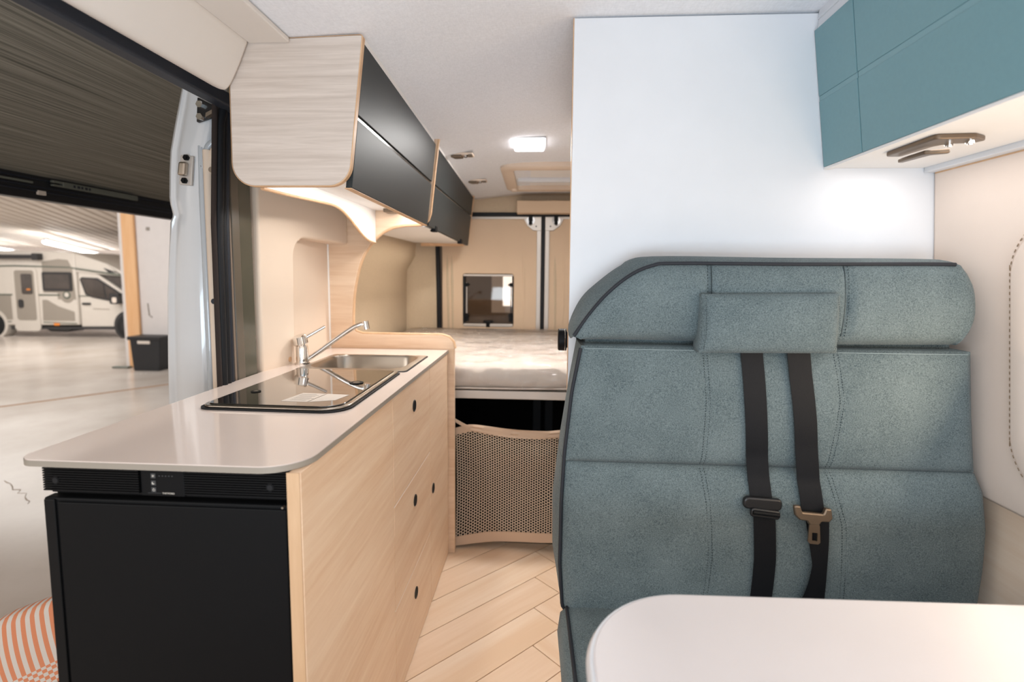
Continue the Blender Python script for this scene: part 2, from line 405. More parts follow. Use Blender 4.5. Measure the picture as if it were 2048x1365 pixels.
def towel_mat():
    """printed stripes: orange on off-white along the cloth's own V axis."""
    m, nt, b = new_mat('towel_stripes')
    uv = nt.nodes.new('ShaderNodeUVMap')
    sx = nt.nodes.new('ShaderNodeSeparateXYZ'); nt.links.new(uv.outputs[0], sx.inputs[0])
    def frac(src, mul):
        a = nt.nodes.new('ShaderNodeMath'); a.operation = 'MULTIPLY'; a.inputs[1].default_value = mul; nt.links.new(src, a.inputs[0])
        f = nt.nodes.new('ShaderNodeMath'); f.operation = 'FRACT'; nt.links.new(a.outputs[0], f.inputs[0])
        g = nt.nodes.new('ShaderNodeMath'); g.operation = 'GREATER_THAN'; g.inputs[1].default_value = 0.5; nt.links.new(f.outputs[0], g.inputs[0]); return g
    st = frac(sx.outputs[0], 23); ck = frac(sx.outputs[1], 17)
    # checked border near the hem (v < 0.13): stripe xor check
    lt = nt.nodes.new('ShaderNodeMath'); lt.operation = 'LESS_THAN'; lt.inputs[1].default_value = 0.17; nt.links.new(sx.outputs[1], lt.inputs[0])
    cm = nt.nodes.new('ShaderNodeMath'); cm.operation = 'MULTIPLY'; nt.links.new(ck.outputs[0], cm.inputs[0]); nt.links.new(lt.outputs[0], cm.inputs[1])
    d = nt.nodes.new('ShaderNodeMath'); d.operation = 'SUBTRACT'; nt.links.new(st.outputs[0], d.inputs[0]); nt.links.new(cm.outputs[0], d.inputs[1])
    ab = nt.nodes.new('ShaderNodeMath'); ab.operation = 'ABSOLUTE'; nt.links.new(d.outputs[0], ab.inputs[0])
    mx = nt.nodes.new('ShaderNodeMix'); mx.data_type = 'RGBA'; mx.inputs['A'].default_value = lin((214, 206, 198)); mx.inputs['B'].default_value = lin((216, 138, 100))
    nt.links.new(ab.outputs[0], mx.inputs['Factor']); nt.links.new(mx.outputs['Result'], b.inputs['Base Color'])
    b.inputs['Roughness'].default_value = 0.95
    n = nt.nodes.new('ShaderNodeTexNoise'); n.inputs['Scale'].default_value = 500
    bp = nt.nodes.new('ShaderNodeBump'); bp.inputs['Strength'].default_value = 0.5; bp.inputs['Distance'].default_value = 0.002
    nt.links.new(n.outputs['Fac'], bp.inputs['Height']); nt.links.new(bp.outputs['Normal'], b.inputs['Normal'])
    return m
M['towel'] = towel_mat()

# ------------------------------------------------------------------ the setting: van shell
# hall ground
g = MB().box(-60, 40, -25, 45, -0.9, -0.8).build('floor_hall', M['concrete']); struct(g, 'polished grey beige concrete floor of the hall', 'floor')
cr = MB()
for pts, r in (([(-8.0, 7.05), (-7.3, 7.95), (-6.7, 8.75), (-5.6, 10.3)], 0.012),):
    cr.tube([(x, y, -0.8) for x, y in spline(pts, 4)], r, 4)
cr.build('floor_joint', M['groove'], g)
cr = MB(); P = []
for k in range(13):
    t = k / 12; P.append((-5.15 + 0.72 * t + random.uniform(-.02, .02), 4.55 - 0.45 * t + random.uniform(-.03, .03), -0.8))
cr.tube(P, [0.002 + 0.004 * random.random() for _ in P], 4); cr.build('floor_crack', M['beige_dark'], g)

# van floor: base plus herringbone planks
fl = MB().box(-0.90, 1.05, -0.4, 3.5, -0.06, -0.004).build('floor', M['groove']); struct(fl, 'light oak herringbone plank floor of the van aisle', 'floor')
W_, L_ = 0.1375, 0.69
s2 = math.sqrt(.5)
def uv2xy(u, v): return ((u - v) * s2, (u + v) * s2)
# reference vertex: upper left corner of a cross plank on the aisle line
xr, yr = -0.0205, 1.607
u0 = (xr + yr) * s2; v0 = (-xr + yr) * s2
def plank_mesh():
    gp = 0.0016
    m_ = MB(); b = rr(gp, gp, L_ - gp, W_ - gp, 0.002, 1); m_.prism(b, 'z', -0.004, 0.0)
    me = bpy.data.meshes.new('plank'); me.from_pydata(m_.v, [], m_.f)
    bm = bmesh.new(); bm.from_mesh(me); bmesh.ops.recalc_face_normals(bm, faces=bm.faces); bm.to_mesh(me); bm.free(); return me
# rotate the plank mesh so that its grain axis is object Y (materials run along Y)
def plank_obj(me, ux, uy, ang, mat_):
    ob = bpy.data.objects.new('plank', me); COL.objects.link(ob); ob.parent = fl
    o = ORG['floor']; ob.location = (ux - o.x, uy - o.y, 0 - o.z); ob.rotation_euler = (0, 0, ang); return ob
pm_a = plank_mesh(); pm_a.materials.append(M['plank'].copy())
pm_b = pm_a.copy(); pm_b.materials.clear(); pm_b.materials.append(M['plank_b'])
for me in (pm_a, pm_b):   # grain along local X for planks
    nt = me.materials[0].node_tree
    for nd in nt.nodes:
        if nd.type == 'MAPPING' and abs(nd.inputs['Scale'].default_value[0]) > 3:
            a = nd.inputs['Scale'].default_value; nd.inputs['Scale'].default_value = (a[1], a[0], a[2])
    tc_ = [nd for nd in nt.nodes if nd.type == 'TEX_COORD'][0]
    oi = nt.nodes.new('ShaderNodeObjectInfo'); vm = nt.nodes.new('ShaderNodeVectorMath'); vm.operation = 'MULTIPLY_ADD'
    vm.inputs[1].default_value = (7.0, 5.0, 3.0)
    nt.links.new(oi.outputs['Random'], vm.inputs[0]); nt.links.new(tc_.outputs['Object'], vm.inputs[2])
    for nd in nt.nodes:
        if nd.type == 'MAPPING' and nd.inputs['Vector'].links and nd.inputs['Vector'].links[0].from_node == tc_:
            nt.links.new(vm.outputs[0], nd.inputs['Vector'])
for k in range(-7, 8):
    # A plank: along u, ends at the cross plank's flank
    uE = u0 + (k) * W_; vB = v0 + (k - 1) * W_
    for c_ in (0, 1):
        us = uE - L_; vs_ = vB
        if c_ == 0: x, y = uv2xy(us, vs_); ob_a = (x, y)
    x, y = ob_a
    if -0.45 < y + 0.5 and y < 2.3: plank_obj(pm_a if k % 2 else pm_b, x, y, math.pi / 4, None)
    # B plank: along -v, flank on the A ends
    ub = uE; vt = v0 + k * W_
    x, y = uv2xy(ub, vt)
    if -0.3 < y < 3.2: plank_obj(pm_b if k % 3 else pm_a, x, y, -math.pi / 4, None)

def ceil_z(x, y):
    z = 1.858 - 0.0495 * max(0.0, y - 1.36)
    d = interp([(-1.0, -0.09), (-0.75, -0.083), (-0.6, -0.079), (-0.44, -0.072), (-0.3, -0.032), (-0.12, -0.005), (0.0, 0), (0.75, 0), (0.95, -0.05), (1.1, -0.1)], x)
    return z + d * (1 - 0.55 * min(1, max(0, (y - 1.3) / 2.2)))
c = MB().grid(lambda u, v: (-0.90 + 1.86 * u, -0.3 + 3.86 * v, ceil_z(-0.90 + 1.86 * u, -0.3 + 3.86 * v)), 60, 40).build('ceiling', M['ceiling'], smooth=40)
sd = c.modifiers.new('solid', 'SOLIDIFY'); sd.thickness = 0.03; sd.offset = 1.0
struct(c, 'white linen textured van ceiling', 'ceiling')

# left wall behind the kitchen, with its blind window recess
poly = rpoly([(1.585, 0.0), (1.752, 0.0), (1.785, 1.345), (2.1495, 1.338), (2.1495, 1.62), (1.61, 1.62)], [0, 0, 0.075, 0.0, 0, 0], 10)
w = MB().prism(poly, 'x', -0.960, -0.90)
wl = w.build('wall_left', M['beige'], smooth=35, bevel=0.008, seg=3, fn=lambda p: (p[0] + (0.080 * max(0.0, min(1.0, (p[1] - 1.60) / 0.55)) if p[0] > -0.93 else 0.0), p[1], p[2]))
struct(wl, 'beige panelled van wall behind the kitchen tap', 'wall')
MB().box(-0.955, -0.908, 1.70, 2.1495, 0.0, 1.40).build('niche_back', M['beige'], wl)
MB().box(-0.9085, -0.902, 2.1465, 2.1495, 0.90, 1.338).build('joint_strip', M['white_warm'], wl)
MB().cyl((-0.90, 1.742, 0.918), (-0.877, 1.742, 0.918), 0.009, 12).build('screw_cap', M['oak_lip'], wl)
# left wall beside the bed
w = MB()
w.prism([(-0.94, 0.62), (-0.925, 0.80), (-0.915, 1.24), (-0.86, 1.33), (-0.84, 1.62), (-0.97, 1.62), (-0.97, 0.62)], 'y', 2.17, 3.50)
wr = w.build('wall_left', M['rear_textile'], smooth=50); struct(wr, 'beige textile van wall along the left of the bed', 'wall')
MB().prism([(-0.95, -0.06), (-0.92, 0.62), (-0.97, 0.62), (-0.97, -0.06)], 'y', 2.17, 3.5).build('garage_shade_panel', M['dark_void'], wr)  # added panel, coloured dark to imitate the unlit garage side

# rear end: header, side posts, the two door leaves
h = MB().prism([(3.30, 1.77), (3.50, 1.755), (3.535, 1.74), (3.55, 1.62), (3.62, 1.62), (3.62, 1.80), (3.3, 1.82)], 'x', -0.97, 1.02)
hr = h.build('wall_rear', M['rear_textile'], smooth=40); struct(hr, 'textile covered header above the rear doors', 'wall')
MB().prism([(3.43, 1.695), (3.55, 1.695), (3.55, 1.617), (3.45, 1.617)], 'x', -0.184, 0.36).build('header_box', M['beige_rear'], hr, bevel=0.004)
MB().box(-0.72, 0.72, 3.535, 3.56, 1.606, 1.632).build('rubber_seal', M['rubber'], hr, bevel=0.006)
p = MB().prism([(-0.97, 3.45), (-0.86, 3.45), (-0.735, 3.54), (-0.735, 3.62), (-0.97, 3.62)], 'z', -0.06, 1.62)
pr_ = p.build('trim_1', M['rear_textile'], smooth=40); struct(pr_, 'beige textile pillar left of the rear doors', 'pillar')
MB().tube([(-0.718, 3.548, 0.70), (-0.722, 3.546, 1.1), (-0.732, 3.545, 1.61)], 0.016, 10).build('rubber_seal', M['rubber'], pr_, smooth=60)
p = MB().prism([(0.97, 3.45), (0.86, 3.45), (0.735, 3.54), (0.735, 3.62), (0.97, 3.62)], 'z', -0.06, 1.62)
struct(p.build('trim_2', M['rear_textile'], smooth=40), 'beige textile pillar right of the rear doors', 'pillar')

def rear_leaf(s, name, label):
    x0, x1 = (-0.70, -0.022) if s < 0 else (0.004, 0.70)
    hole = rr(-0.557, 0.853, -0.206, 1.220, 0.018, 4) if s < 0 else rr(0.20, 0.853, 0.55, 1.22, 0.018, 4)
    d = MB().slab([(x0, 0.80), (x1, 0.80), (x1, 1.604), (x0, 1.604)], [hole], 'y', 3.555, 3.60)
    dr = d.build(name, M['beige_rear'], smooth=40, bevel=0.005); struct(dr, label, 'door')
    MB().box(x0, x1, 3.556, 3.60, 0.0, 0.80).build('lower_panel', M['dark_void'], dr)  # coloured dark in place of the shade below bed height
    xi = x1 if s < 0 else x0
    MB().box(min(xi, xi - s * 0.0) - (0.030 if s < 0 else 0), xi + (0 if s < 0 else 0.030), 3.545, 3.556, 0.80, 1.595).build('edge_trim', M['alu'], dr, bevel=0.003)
    MB().box(x0, x1, 3.548, 3.556, 1.590, 1.604).build('top_trim', M['alu'], dr)
    # moulded relief of the inner panel
    for xx in ((-0.655, -0.625) if s < 0 else (0.08, 0.64)):
        MB().tube([(xx, 3.574, 0.82), (xx - 0.004, 3.572, 1.15), (xx - 0.01, 3.576, 1.42)], 0.020, 20).build('relief_rib', M['rear_textile'], dr, smooth=60)
    xx = -0.15 if s < 0 else 0.12
    MB().tube([(xx, 3.577, 1.45), (xx + 0.012, 3.572, 1.25), (xx + 0.014, 3.572, 1.0), (xx + 0.005, 3.574, 0.83)], 0.020, 20).build('relief_rib', M['beige_rear'], dr, smooth=60)
    # corner plate with its hinge claw
    xc = xi
    if s < 0: pl = rpoly([(xc, 1.60), (xc - 0.125, 1.60), (xc - 0.095, 1.545), (xc - 0.055, 1.512), (xc, 1.512)], [0, 0.01, 0.02, 0.02, 0.005])
    else: pl = rpoly([(xc, 1.60), (xc + 0.13, 1.60), (xc + 0.10, 1.545), (xc + 0.055, 1.512), (xc, 1.512)], [0, 0.01, 0.02, 0.02, 0.005])
    MB().prism(pl, 'y', 3.540, 3.556).build('corner_plate', M['alu'], dr, bevel=0.002)
    cx = xc + s * 0.072
    MB().cyl((cx, 3.541, 1.578), (cx, 3.532, 1.578), 0.028, 20).build('striker_ring', M['chrome'], dr, smooth=40)
    cl = MB(); cl.box(cx - 0.014, cx + 0.014, 3.515, 3.534, 1.572, 1.612); cl.cyl((cx, 3.535, 1.560), (cx, 3.512, 1.560), 0.013, 12); cl.tube([(cx, 3.525, 1.575), (cx, 3.518, 1.555)], 0.01, 8)
    cl.build('striker_claw', M['black'], dr, smooth=40, bevel=0.002)
    MB().cyl((xc + s * 0.035, 3.541, 1.540), (xc + s * 0.035, 3.536, 1.540), 0.005, 8).build('screw', M['black'], dr)
    # window
    hx0, hx1 = (-0.557, -0.206) if s < 0 else (0.20, 0.55)
    fr = MB().slab(rr(hx0, 0.853, hx1, 1.220, 0.018, 4), [rr(hx0 + 0.012, 0.868, hx1 - 0.012, 1.208, 0.012, 4)], 'y', 3.575, 3.605)
    fr.build('window_frame', M['rubber'], dr)
    MB().box(hx0 + 0.004, hx1 - 0.004, 3.556, 3.58, 1.203, 1.217).build('blind_bar', M['alu'], dr, bevel=0.003)
    MB().box(hx0 + 0.004, hx1 - 0.004, 3.556, 3.585, 0.855, 0.876).build('blind_bar', M['alu'], dr, bevel=0.003)
    MB().box(hx0 + 0.005, hx1 - 0.005, 3.606, 3.610, 0.86, 1.215).build('pane', M['pane'], dr)
    for sx_, xx in ((1, hx0 + 0.022), (-1, hx1 - 0.020)):
        st = MB(); st.cyl((xx, 3.59, 0.94), (xx, 3.595, 1.16), 0.0055 if sx_ > 0 else 0.003, 8); st.build('window_stay', M['alu'] if sx_ > 0 else M['black'], dr, smooth=50)
        k_ = MB(); k_.cyl((xx, 3.575, 1.145), (xx, 3.60, 1.145), 0.014, 10); k_.box(xx - 0.02, xx + 0.02, 3.58, 3.595, 1.139, 1.150); k_.build('stay_knob', M['black'], dr, smooth=40)
        la = MB(); la.box(xx - 0.014, xx + 0.014, 3.57, 3.60, 0.89, 0.945); la.cyl((xx, 3.568, 0.93), (xx, 3.58, 0.93), 0.018, 12); la.build('window_latch', M['black'], dr, smooth=40, bevel=0.003)
    la = MB(); xm = (hx0 + hx1) / 2; la.box(xm - 0.036, xm + 0.036, 3.57, 3.60, 0.882, 0.896); la.box(xm - 0.014, xm + 0.014, 3.553, 3.575, 0.852, 0.892); la.build('blind_catch', M['black'], dr, bevel=0.004)
    return dr
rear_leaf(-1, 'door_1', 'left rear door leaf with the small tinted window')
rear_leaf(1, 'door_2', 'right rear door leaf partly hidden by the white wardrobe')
MB().box(-0.0215, 0.0035, 3.553, 3.60, 0.0, 1.61).build('trim_3', M['rubber'], bevel=0.004)['kind'] = 'structure'

# right wall
prof = [(1.06, -0.06), (1.052, 0.700)]
wp = MB().prism([(1.12, -0.06), (1.055, -0.06), (1.05, 0.708), (1.12, 0.708)], 'y', -0.4, 1.36)
struct(wp.build('wall_right', M['oak_wall'], smooth=40, bevel=0.003), 'light oak lower wall panel right of the bench seat', 'wall')
up = [(1.02, 0.712), (1.012, 0.728), (0.998, 0.86), (0.982, 1.05), (0.960, 1.26), (0.944, 1.476), (0.93, 1.70), (0.90, 1.84)]
wu = MB().prism(up + [(1.12, 1.84), (1.12, 0.712)], 'y', -0.4, 1.36)
wur = wu.build('wall_right', M['beige_cloth'], smooth=50, bevel=0.01, seg=3); struct(wur, 'cream padded upper wall right of the bench seat', 'wall')
wb_ = MB().prism([(1.06, -0.06), (0.985, 0.9), (0.955, 1.80), (1.12, 1.80), (1.12, -0.06)], 'y', 1.378, 3.45)
struct(wb_.build('wall_right', M['rear_textile']), 'beige van wall behind the white wardrobe', 'wall')
def wall_x(z): return interp([(b, a) for a, b in up], z)
# padded window surround
def ring_pt(poly, off): return [(wall_x(z) - off, y, z) for y, z in poly]
o1 = rr(0.42, 0.775, 1.128, 1.335, 0.12, 8); o2 = rr(0.455, 0.81, 1.093, 1.30, 0.10, 8); o3 = rr(0.49, 0.845, 1.058, 1.265, 0.08, 8)
wf = MB().rows([ring_pt(q, f) + [ring_pt(q, f)[0]] for q, f in ((o1, -0.002), (o1, 0.012), (o2, 0.018), (o3, 0.010), (o3, -0.03))])
wfo = wf.build('window_1', M['beige_cloth'], smooth=60); struct(wfo, 'padded cream window surround on the right wall', 'window')
st = MB(); cl_ = ring_pt(rr(0.405, 0.76, 1.143, 1.35, 0.13, 14), 0.001)
dense = resample(spline(cl_ + [cl_[0]], 3), 420)
for i in range(0, 418, 2): st.tube([dense[i], dense[i + 1]], 0.0011, 4)
so = st.build('stitching', M['beige_dark'], wfo); so['kind'] = 'stuff'
MB().prism([(0.47, 0.83), (1.08, 0.83), (1.08, 1.28), (0.47, 1.28)], 'x', 0.985, 0.99).build('blind', M['white_warm'], wfo)

# sliding door opening: frame rail, headliner, seals, screen cassette
tr = MB().box(-0.885, -0.845, -0.3, 1.50, 1.661, 1.697).build('trim_4', M['rail_black'], bevel=0.006, seg=3); struct(tr, 'dark grey rail along the top of the sliding door opening', 'rail')
hl = [(-0.80, 1.664), (-0.775, 1.655), (-0.758, 1.668), (-0.735, 1.71), (-0.712, 1.762)]
tr = MB().prism(spline(hl, 5) + [(-0.712, 1.80), (-0.90, 1.80), (-0.90, 1.70), (-0.82, 1.70)], 'y', -0.3, 1.262).build('trim_5', M['beige_trim'], smooth=60, bevel=0.012, seg=3); struct(tr, 'beige padded headliner above the sliding door', 'trim')
tr = MB().box(-0.712, -0.612, -0.3, 1.262, 1.764, 1.776).build('trim_6', M['beige_trim'], bevel=0.003); struct(tr, 'narrow beige cornice shelf under the ceiling', 'trim')
pl = MB()
pl.tube([(-0.905, 1.400, -0.05), (-0.905, 1.402, 0.9), (-0.900, 1.402, 1.3), (-0.89, 1.415, 1.62), (-0.885, 1.43, 1.68)], 0.012, 10)
pil = thing('sliding_door_frame', (-0.91, 1.49, -0.05), 'dark ribbed seal and screen cassette on the rear edge of the sliding door opening', 'door frame')
pl.build('rubber_seal', M['rubber'], pil, smooth=60)
for x, y, r, mt in ((-0.904, 1.384, 0.007, 'brown_brush'), (-0.904, 1.424, 0.009, 'rubber'), (-0.906, 1.442, 0.008, 'rail_black'), (-0.910, 1.455, 0.006, 'rubber')):
    MB().tube([(x, y, -0.05), (x, y, 0.9), (x + 0.004, y, 1.35), (x + 0.015, y + 0.012, 1.67)], r, 8).build('brush_strip' if mt == 'brown_brush' else 'seal_rib', M[mt], pil, smooth=60)
MB().box(-0.93, -0.905, 1.461, 1.472, -0.05, 1.66).build('cassette_line', M['line_brown'], pil, bevel=0.002)
MB().box(-0.93, -0.903, 1.474, 1.512, -0.05, 1.66).build('cassette_panel', M['olive'], pil, bevel=0.003)
MB().box(-0.935, -0.907, 1.513, 1.583, -0.05, 1.66).build('cassette_panel', M['olive_dark'], pil, bevel=0.003)
MB().box(-0.955, -0.936, 1.475, 1.60, -0.05, 1.66).build('backing', M['rubber'], pil)

# ------------------------------------------------------------------ the open sliding door, seen on its leading edge
sd_ = thing('sliding_door', (-1.02, 1.5, -0.5), 'white painted leading edge of the open sliding door left of the kitchen', 'door')
def lean(z): return interp([(-0.5, -1.155), (0.84, -1.115), (1.137, -1.101), (1.36, -1.078), (1.38, -1.068), (1.42, -1.077), (1.44, -1.077), (1.548, -1.069), (1.63, -1.05), (1.74, -1.02), (1.85, -0.985)], z)
cs = [(0.0, 0.10), (0.0, 0.012), (0.004, 0.004), (0.012, 0.001), (0.020, 0.006), (0.026, 0.006), (0.033, 0.0), (0.050, -0.004), (0.075, -0.004), (0.105, -0.002), (0.118, 0.006), (0.126, 0.02), (0.128, 0.05)]
zs = [-0.5, 0.2, 0.7, 0.95, 1.15, 1.30, 1.36, 1.375, 1.385, 1.41, 1.43, 1.50, 1.56, 1.62, 1.68, 1.74, 1.80, 1.85]
rowsd = []
for z in zs:
    xl = lean(z); xr_ = interp([(-0.5, -0.985), (1.14, -0.972), (1.42, -0.965), (1.55, -0.955), (1.60, -0.935), (1.66, -0.92), (1.85, -0.915)], z)
    rowsd.append([(xl + (xr_ - xl) * (a / 0.128), 1.45 + b, z) for a, b in cs])
MB().rows(rowsd).build('edge_shell', M['paint'], sd_, smooth=55)
MB().prism([(-1.055, 1.49), (-0.98, 1.49), (-1.0, 2.75), (-1.055, 2.75)], 'z', -0.5, 1.33).build('door_skin', M['paint_grey'], sd_)
ip = [(-0.955, 1.455, -0.4), (-0.955, 1.455, 1.40), (-0.950, 1.456, 1.50), (-0.936, 1.458, 1.555), (-0.918, 1.462, 1.575)]
MB().tube(spline(ip, 6), 0.013, 10).build('inner_trim', M['beige'], sd_, smooth=60)
MB().tube([(p[0] - 0.020, p[1] + 0.001, p[2] + 0.012) for p in spline(ip, 6)], 0.010, 8).build('edge_return', M['paint_grey'], sd_, smooth=60)
MB().cyl((-0.945, 1.436, 1.135), (-0.945, 1.445, 1.135), 0.008, 10).build('bumper', M['rail_black'], sd_)
MB().cyl((-0.937, 1.440, 1.505), (-0.937, 1.45, 1.505), 0.008, 10).build('bumper', M['steel_dull'], sd_)
# striker plate
z0, z1 = 1.464, 1.545
MB().prism([(-1.031, z0), (-0.994, z0 - 0.003), (-0.985, z1 - 0.003), (-1.022, z1)], 'y', 1.437, 1.446).build('striker_plate', M['alu'], sd_, bevel=0.002)
MB().prism([(-1.024, 1.487), (-1.003, 1.486), (-0.998, 1.523), (-1.018, 1.524)], 'y', 1.420, 1.438).build('striker_block', M['steel'], sd_, bevel=0.005, seg=3)
for x, z in ((-1.003, 1.537), (-1.012, 1.474)):
    b_ = MB(); b_.cyl((x, 1.437, z), (x, 1.430, z), 0.0085, 6); b_.cyl((x, 1.431, z), (x, 1.427, z), 0.005, 10); b_.build('bolt', M['black'], sd_)
# roller bracket
bk = MB(); bk.prism([(-0.962, 1.700), (-0.905, 1.672), (-0.905, 1.66), (-0.925, 1.645), (-0.968, 1.632)], 'y', 1.432, 1.446); bk.build('roller_bracket', M['buckle'], sd_, bevel=0.003)
for x, z in ((-0.950, 1.678), (-0.951, 1.645)):
    MB().cyl((x, 1.433, z), (x, 1.420, z - 0.001), 0.0095, 6).build('bolt', M['chrome'], sd_)
MB().prism([(-0.93, 1.64), (-0.90, 1.655), (-0.90, 1.665), (-0.928, 1.652)], 'y', 1.415, 1.43).build('roller_arm', M['steel_dull'], sd_)

# ------------------------------------------------------------------ kitchen
FX = -0.400          # face of the kitchen fronts
K = thing('kitchen_unit', (-0.65, 1.49, 0.0), 'light oak kitchen base unit with three drawers along the aisle', 'cabinet')
b = MB(); b.box(-0.875, -0.425, 1.34, 2.148, 0.0, 0.75); b.box(-0.875, -0.81, 1.34, 2.148, 0.75, 0.8873); b.box(-0.875, -0.81, 2.02, 2.148, 0.75, 0.8873); b.box(-0.435, -0.418, 1.34, 2.148, 0.0, 0.8873)
b.build('carcass', M['oak_lip'], K)
sp = MB().box(-0.421, FX, 0.815, 1.3435, 0.004, 0.8873).build('side_panel', M['oak_front'], K, bevel=0.0015)
MB().box(-0.4235, -0.4015, 0.8125, 0.8148, 0.004, 0.8873).build('edge_band', M['oak_edge'], K)
def finger_hole(y, z, par):
    MB().cyl((FX + 0.0012, y, z), (FX - 0.002, y, z), 0.0175, 24).build('finger_hole', M['black'], par, smooth=40)
    r = MB(); r.tube([(FX + 0.001, y + 0.0175 * math.cos(a), z + 0.0175 * math.sin(a)) for a in [2 * math.pi * k / 24 for k in range(24)]], 0.0016, 6, closed=True)
    r.build('hole_rim', M['buckle'], par, smooth=60)
for z0, z1, hz in ((0.5815, 0.884, 0.807), (0.2795, 0.5785, 0.4995), (0.004, 0.2765, 0.188)):
    d = MB().box(-0.418, FX, 1.3465, 1.7985, z0, z1).build('drawer', M['oak_front'], K, bevel=0.0012)
    finger_hole(1.574, hz, d)
    MB().box(-0.419, FX - 0.0008, 1.3465, 1.7985, z1, z1 + 0.0016).build('edge_band', M['white_warm'], d)
d = MB().box(-0.418, FX, 1.8015, 2.147, 0.004, 0.884).build('door', M['oak_front'], K, bevel=0.0012); finger_hole(1.842, 0.426, d)
MB().box(-0.46, -0.412, 1.34, 2.148, 0.0, 0.004).build('plinth', M['oak_edge'], K)

# worktop with its sink cut-out
cor = [(-0.897, 0.804), (-0.397, 0.804), (-0.397, 2.148), (-0.905, 2.148)]
outer = rpoly(cor, [0.034, 0.075, 0.0, 0.0], 24)
sink_hole = rr(-0.797, 1.662, -0.462, 1.952, 0.05, 6)
ct = MB().slab(outer, [sink_hole], 'z', 0.8878, 0.900).build('worktop', M['counter'])
tag(ct, 'glossy cream kitchen worktop with rounded front corner', 'worktop')
eb = MB(); oo = rpoly([(cor[0][0] - .0006, cor[0][1] - .0006), (cor[1][0] + .0006, cor[1][1] - .0006), (cor[2][0] + .0006, 2.147), (cor[3][0] - .0006, 2.147)], [0.034, 0.075, 0, 0], 16)
eb.rows([[(x, y, z) for x, y in oo[:-1]] for z in (0.8882, 0.8985)])
ebo = eb.build('edge_band', M['counter_edge'], None, smooth=60, org=ct.location)
ebo.parent = ct; ebo.location = (0, 0, 0)

# hob
hb = thing('hob', (-0.625, 1.38, 0.900), 'black glass covered hob with steel rim on the worktop', 'hob')
ho = rpoly([(-0.806, 1.138), (-0.448, 1.128), (-0.452, 1.612), (-0.800, 1.622)], [0.03, 0.06, 0.012, 0.012], 8)
hi = rpoly([(-0.790, 1.152), (-0.466, 1.143), (-0.468, 1.598), (-0.788, 1.606)], [0.022, 0.05, 0.008, 0.008], 8)
MB().prism(ho, 'z', 0.9002, 0.9042).build('gasket', M['rubber'], hb, smooth=40)
MB().prism([(x + (0.006 if x < -.6 else -.005), y + (0.005 if y < 1.4 else -.004)) for x, y in ho], 'z', 0.9042, 0.9095).build('rim', M['steel'], hb, smooth=40, bevel=0.002)
MB().prism(hi, 'z', 0.9095, 0.9125).build('glass_lid', M['hob'], hb, smooth=40, bevel=0.0015)
for x, y, r in ((-0.737, 1.275, 0.012), (-0.520, 1.405, 0.019)):
    MB().cyl((x, y, 0.9125), (x, y, 0.9145), r, 20).build('lid_bush', M['black'], hb, smooth=40)
    MB().cyl((x, y, 0.9145), (x, y, 0.9150), r * 0.5, 16).build('bush_cap', M['olive'], hb)
MB().prism([(-0.625, 1.186), (-0.560, 1.183), (-0.548, 1.268), (-0.610, 1.272)], 'z', 0.9126, 0.9130).build('paper_label', M['label'], hb)
MB().prism([(-0.557, 1.183), (-0.500, 1.205), (-0.486, 1.262), (-0.545, 1.268)], 'z', 0.9126, 0.9130).build('paper_label', M['label'], hb)
tx = MB()
for k in range(7): tx.box(-0.608, -0.568 + 0.005 * (k % 3), 1.195 + 0.01 * k, 1.1975 + 0.01 * k, 0.9130, 0.91315)
tx.build('label_print', M['print_grey'], hb)

# sink
sk = thing('sink', (-0.63, 1.80, 0.78), 'stainless steel sink bowl with rounded corners let into the worktop', 'sink')
so_ = rr(-0.812, 1.640, -0.444, 1.964, 0.015, 6); si = rr(-0.792, 1.664, -0.466, 1.946, 0.06, 8)
def same(n, poly): return resample(list(poly) + [poly[0]], n)
N_ = 120
def off(poly, d, z):
    cx = -0.629; cy = 1.805
    return [(cx + (x - cx) * (1 - d / 0.165), cy + (y - cy) * (1 - d / 0.14), z) for x, y in poly]
R = []
for poly, d, z in ((so_, -0.0, 0.9003), (so_, 0.001, 0.904), (si, -0.008, 0.9055), (si, 0, 0.905), (si, 0.004, 0.897), (si, 0.010, 0.84), (si, 0.018, 0.79), (si, 0.035, 0.765), (si, 0.07, 0.758), (si, 0.135, 0.757)):
    # align the loops by angle so that the rows do not twist
    q = sorted(same(N_, poly)[:-1], key=lambda p: math.atan2(p[1] - 1.805, p[0] + 0.629)); q = off(q, d, z); R.append(q + [q[0]])
MB().rows(R).build('bowl', M['steel'], sk, smooth=50)
g_ = MB().slab(rr(-0.8155, 1.6365, -0.4405, 1.9675, 0.017, 6), [rr(-0.80, 1.655, -0.456, 1.95, 0.03, 6)], 'z', 0.9002, 0.9024); g_.build('gasket', M['rubber'], sk)
MB().cyl((-0.629, 1.805, 0.757), (-0.629, 1.805, 0.760), 0.03, 24).build('drain', M['chrome'], sk, smooth=40)

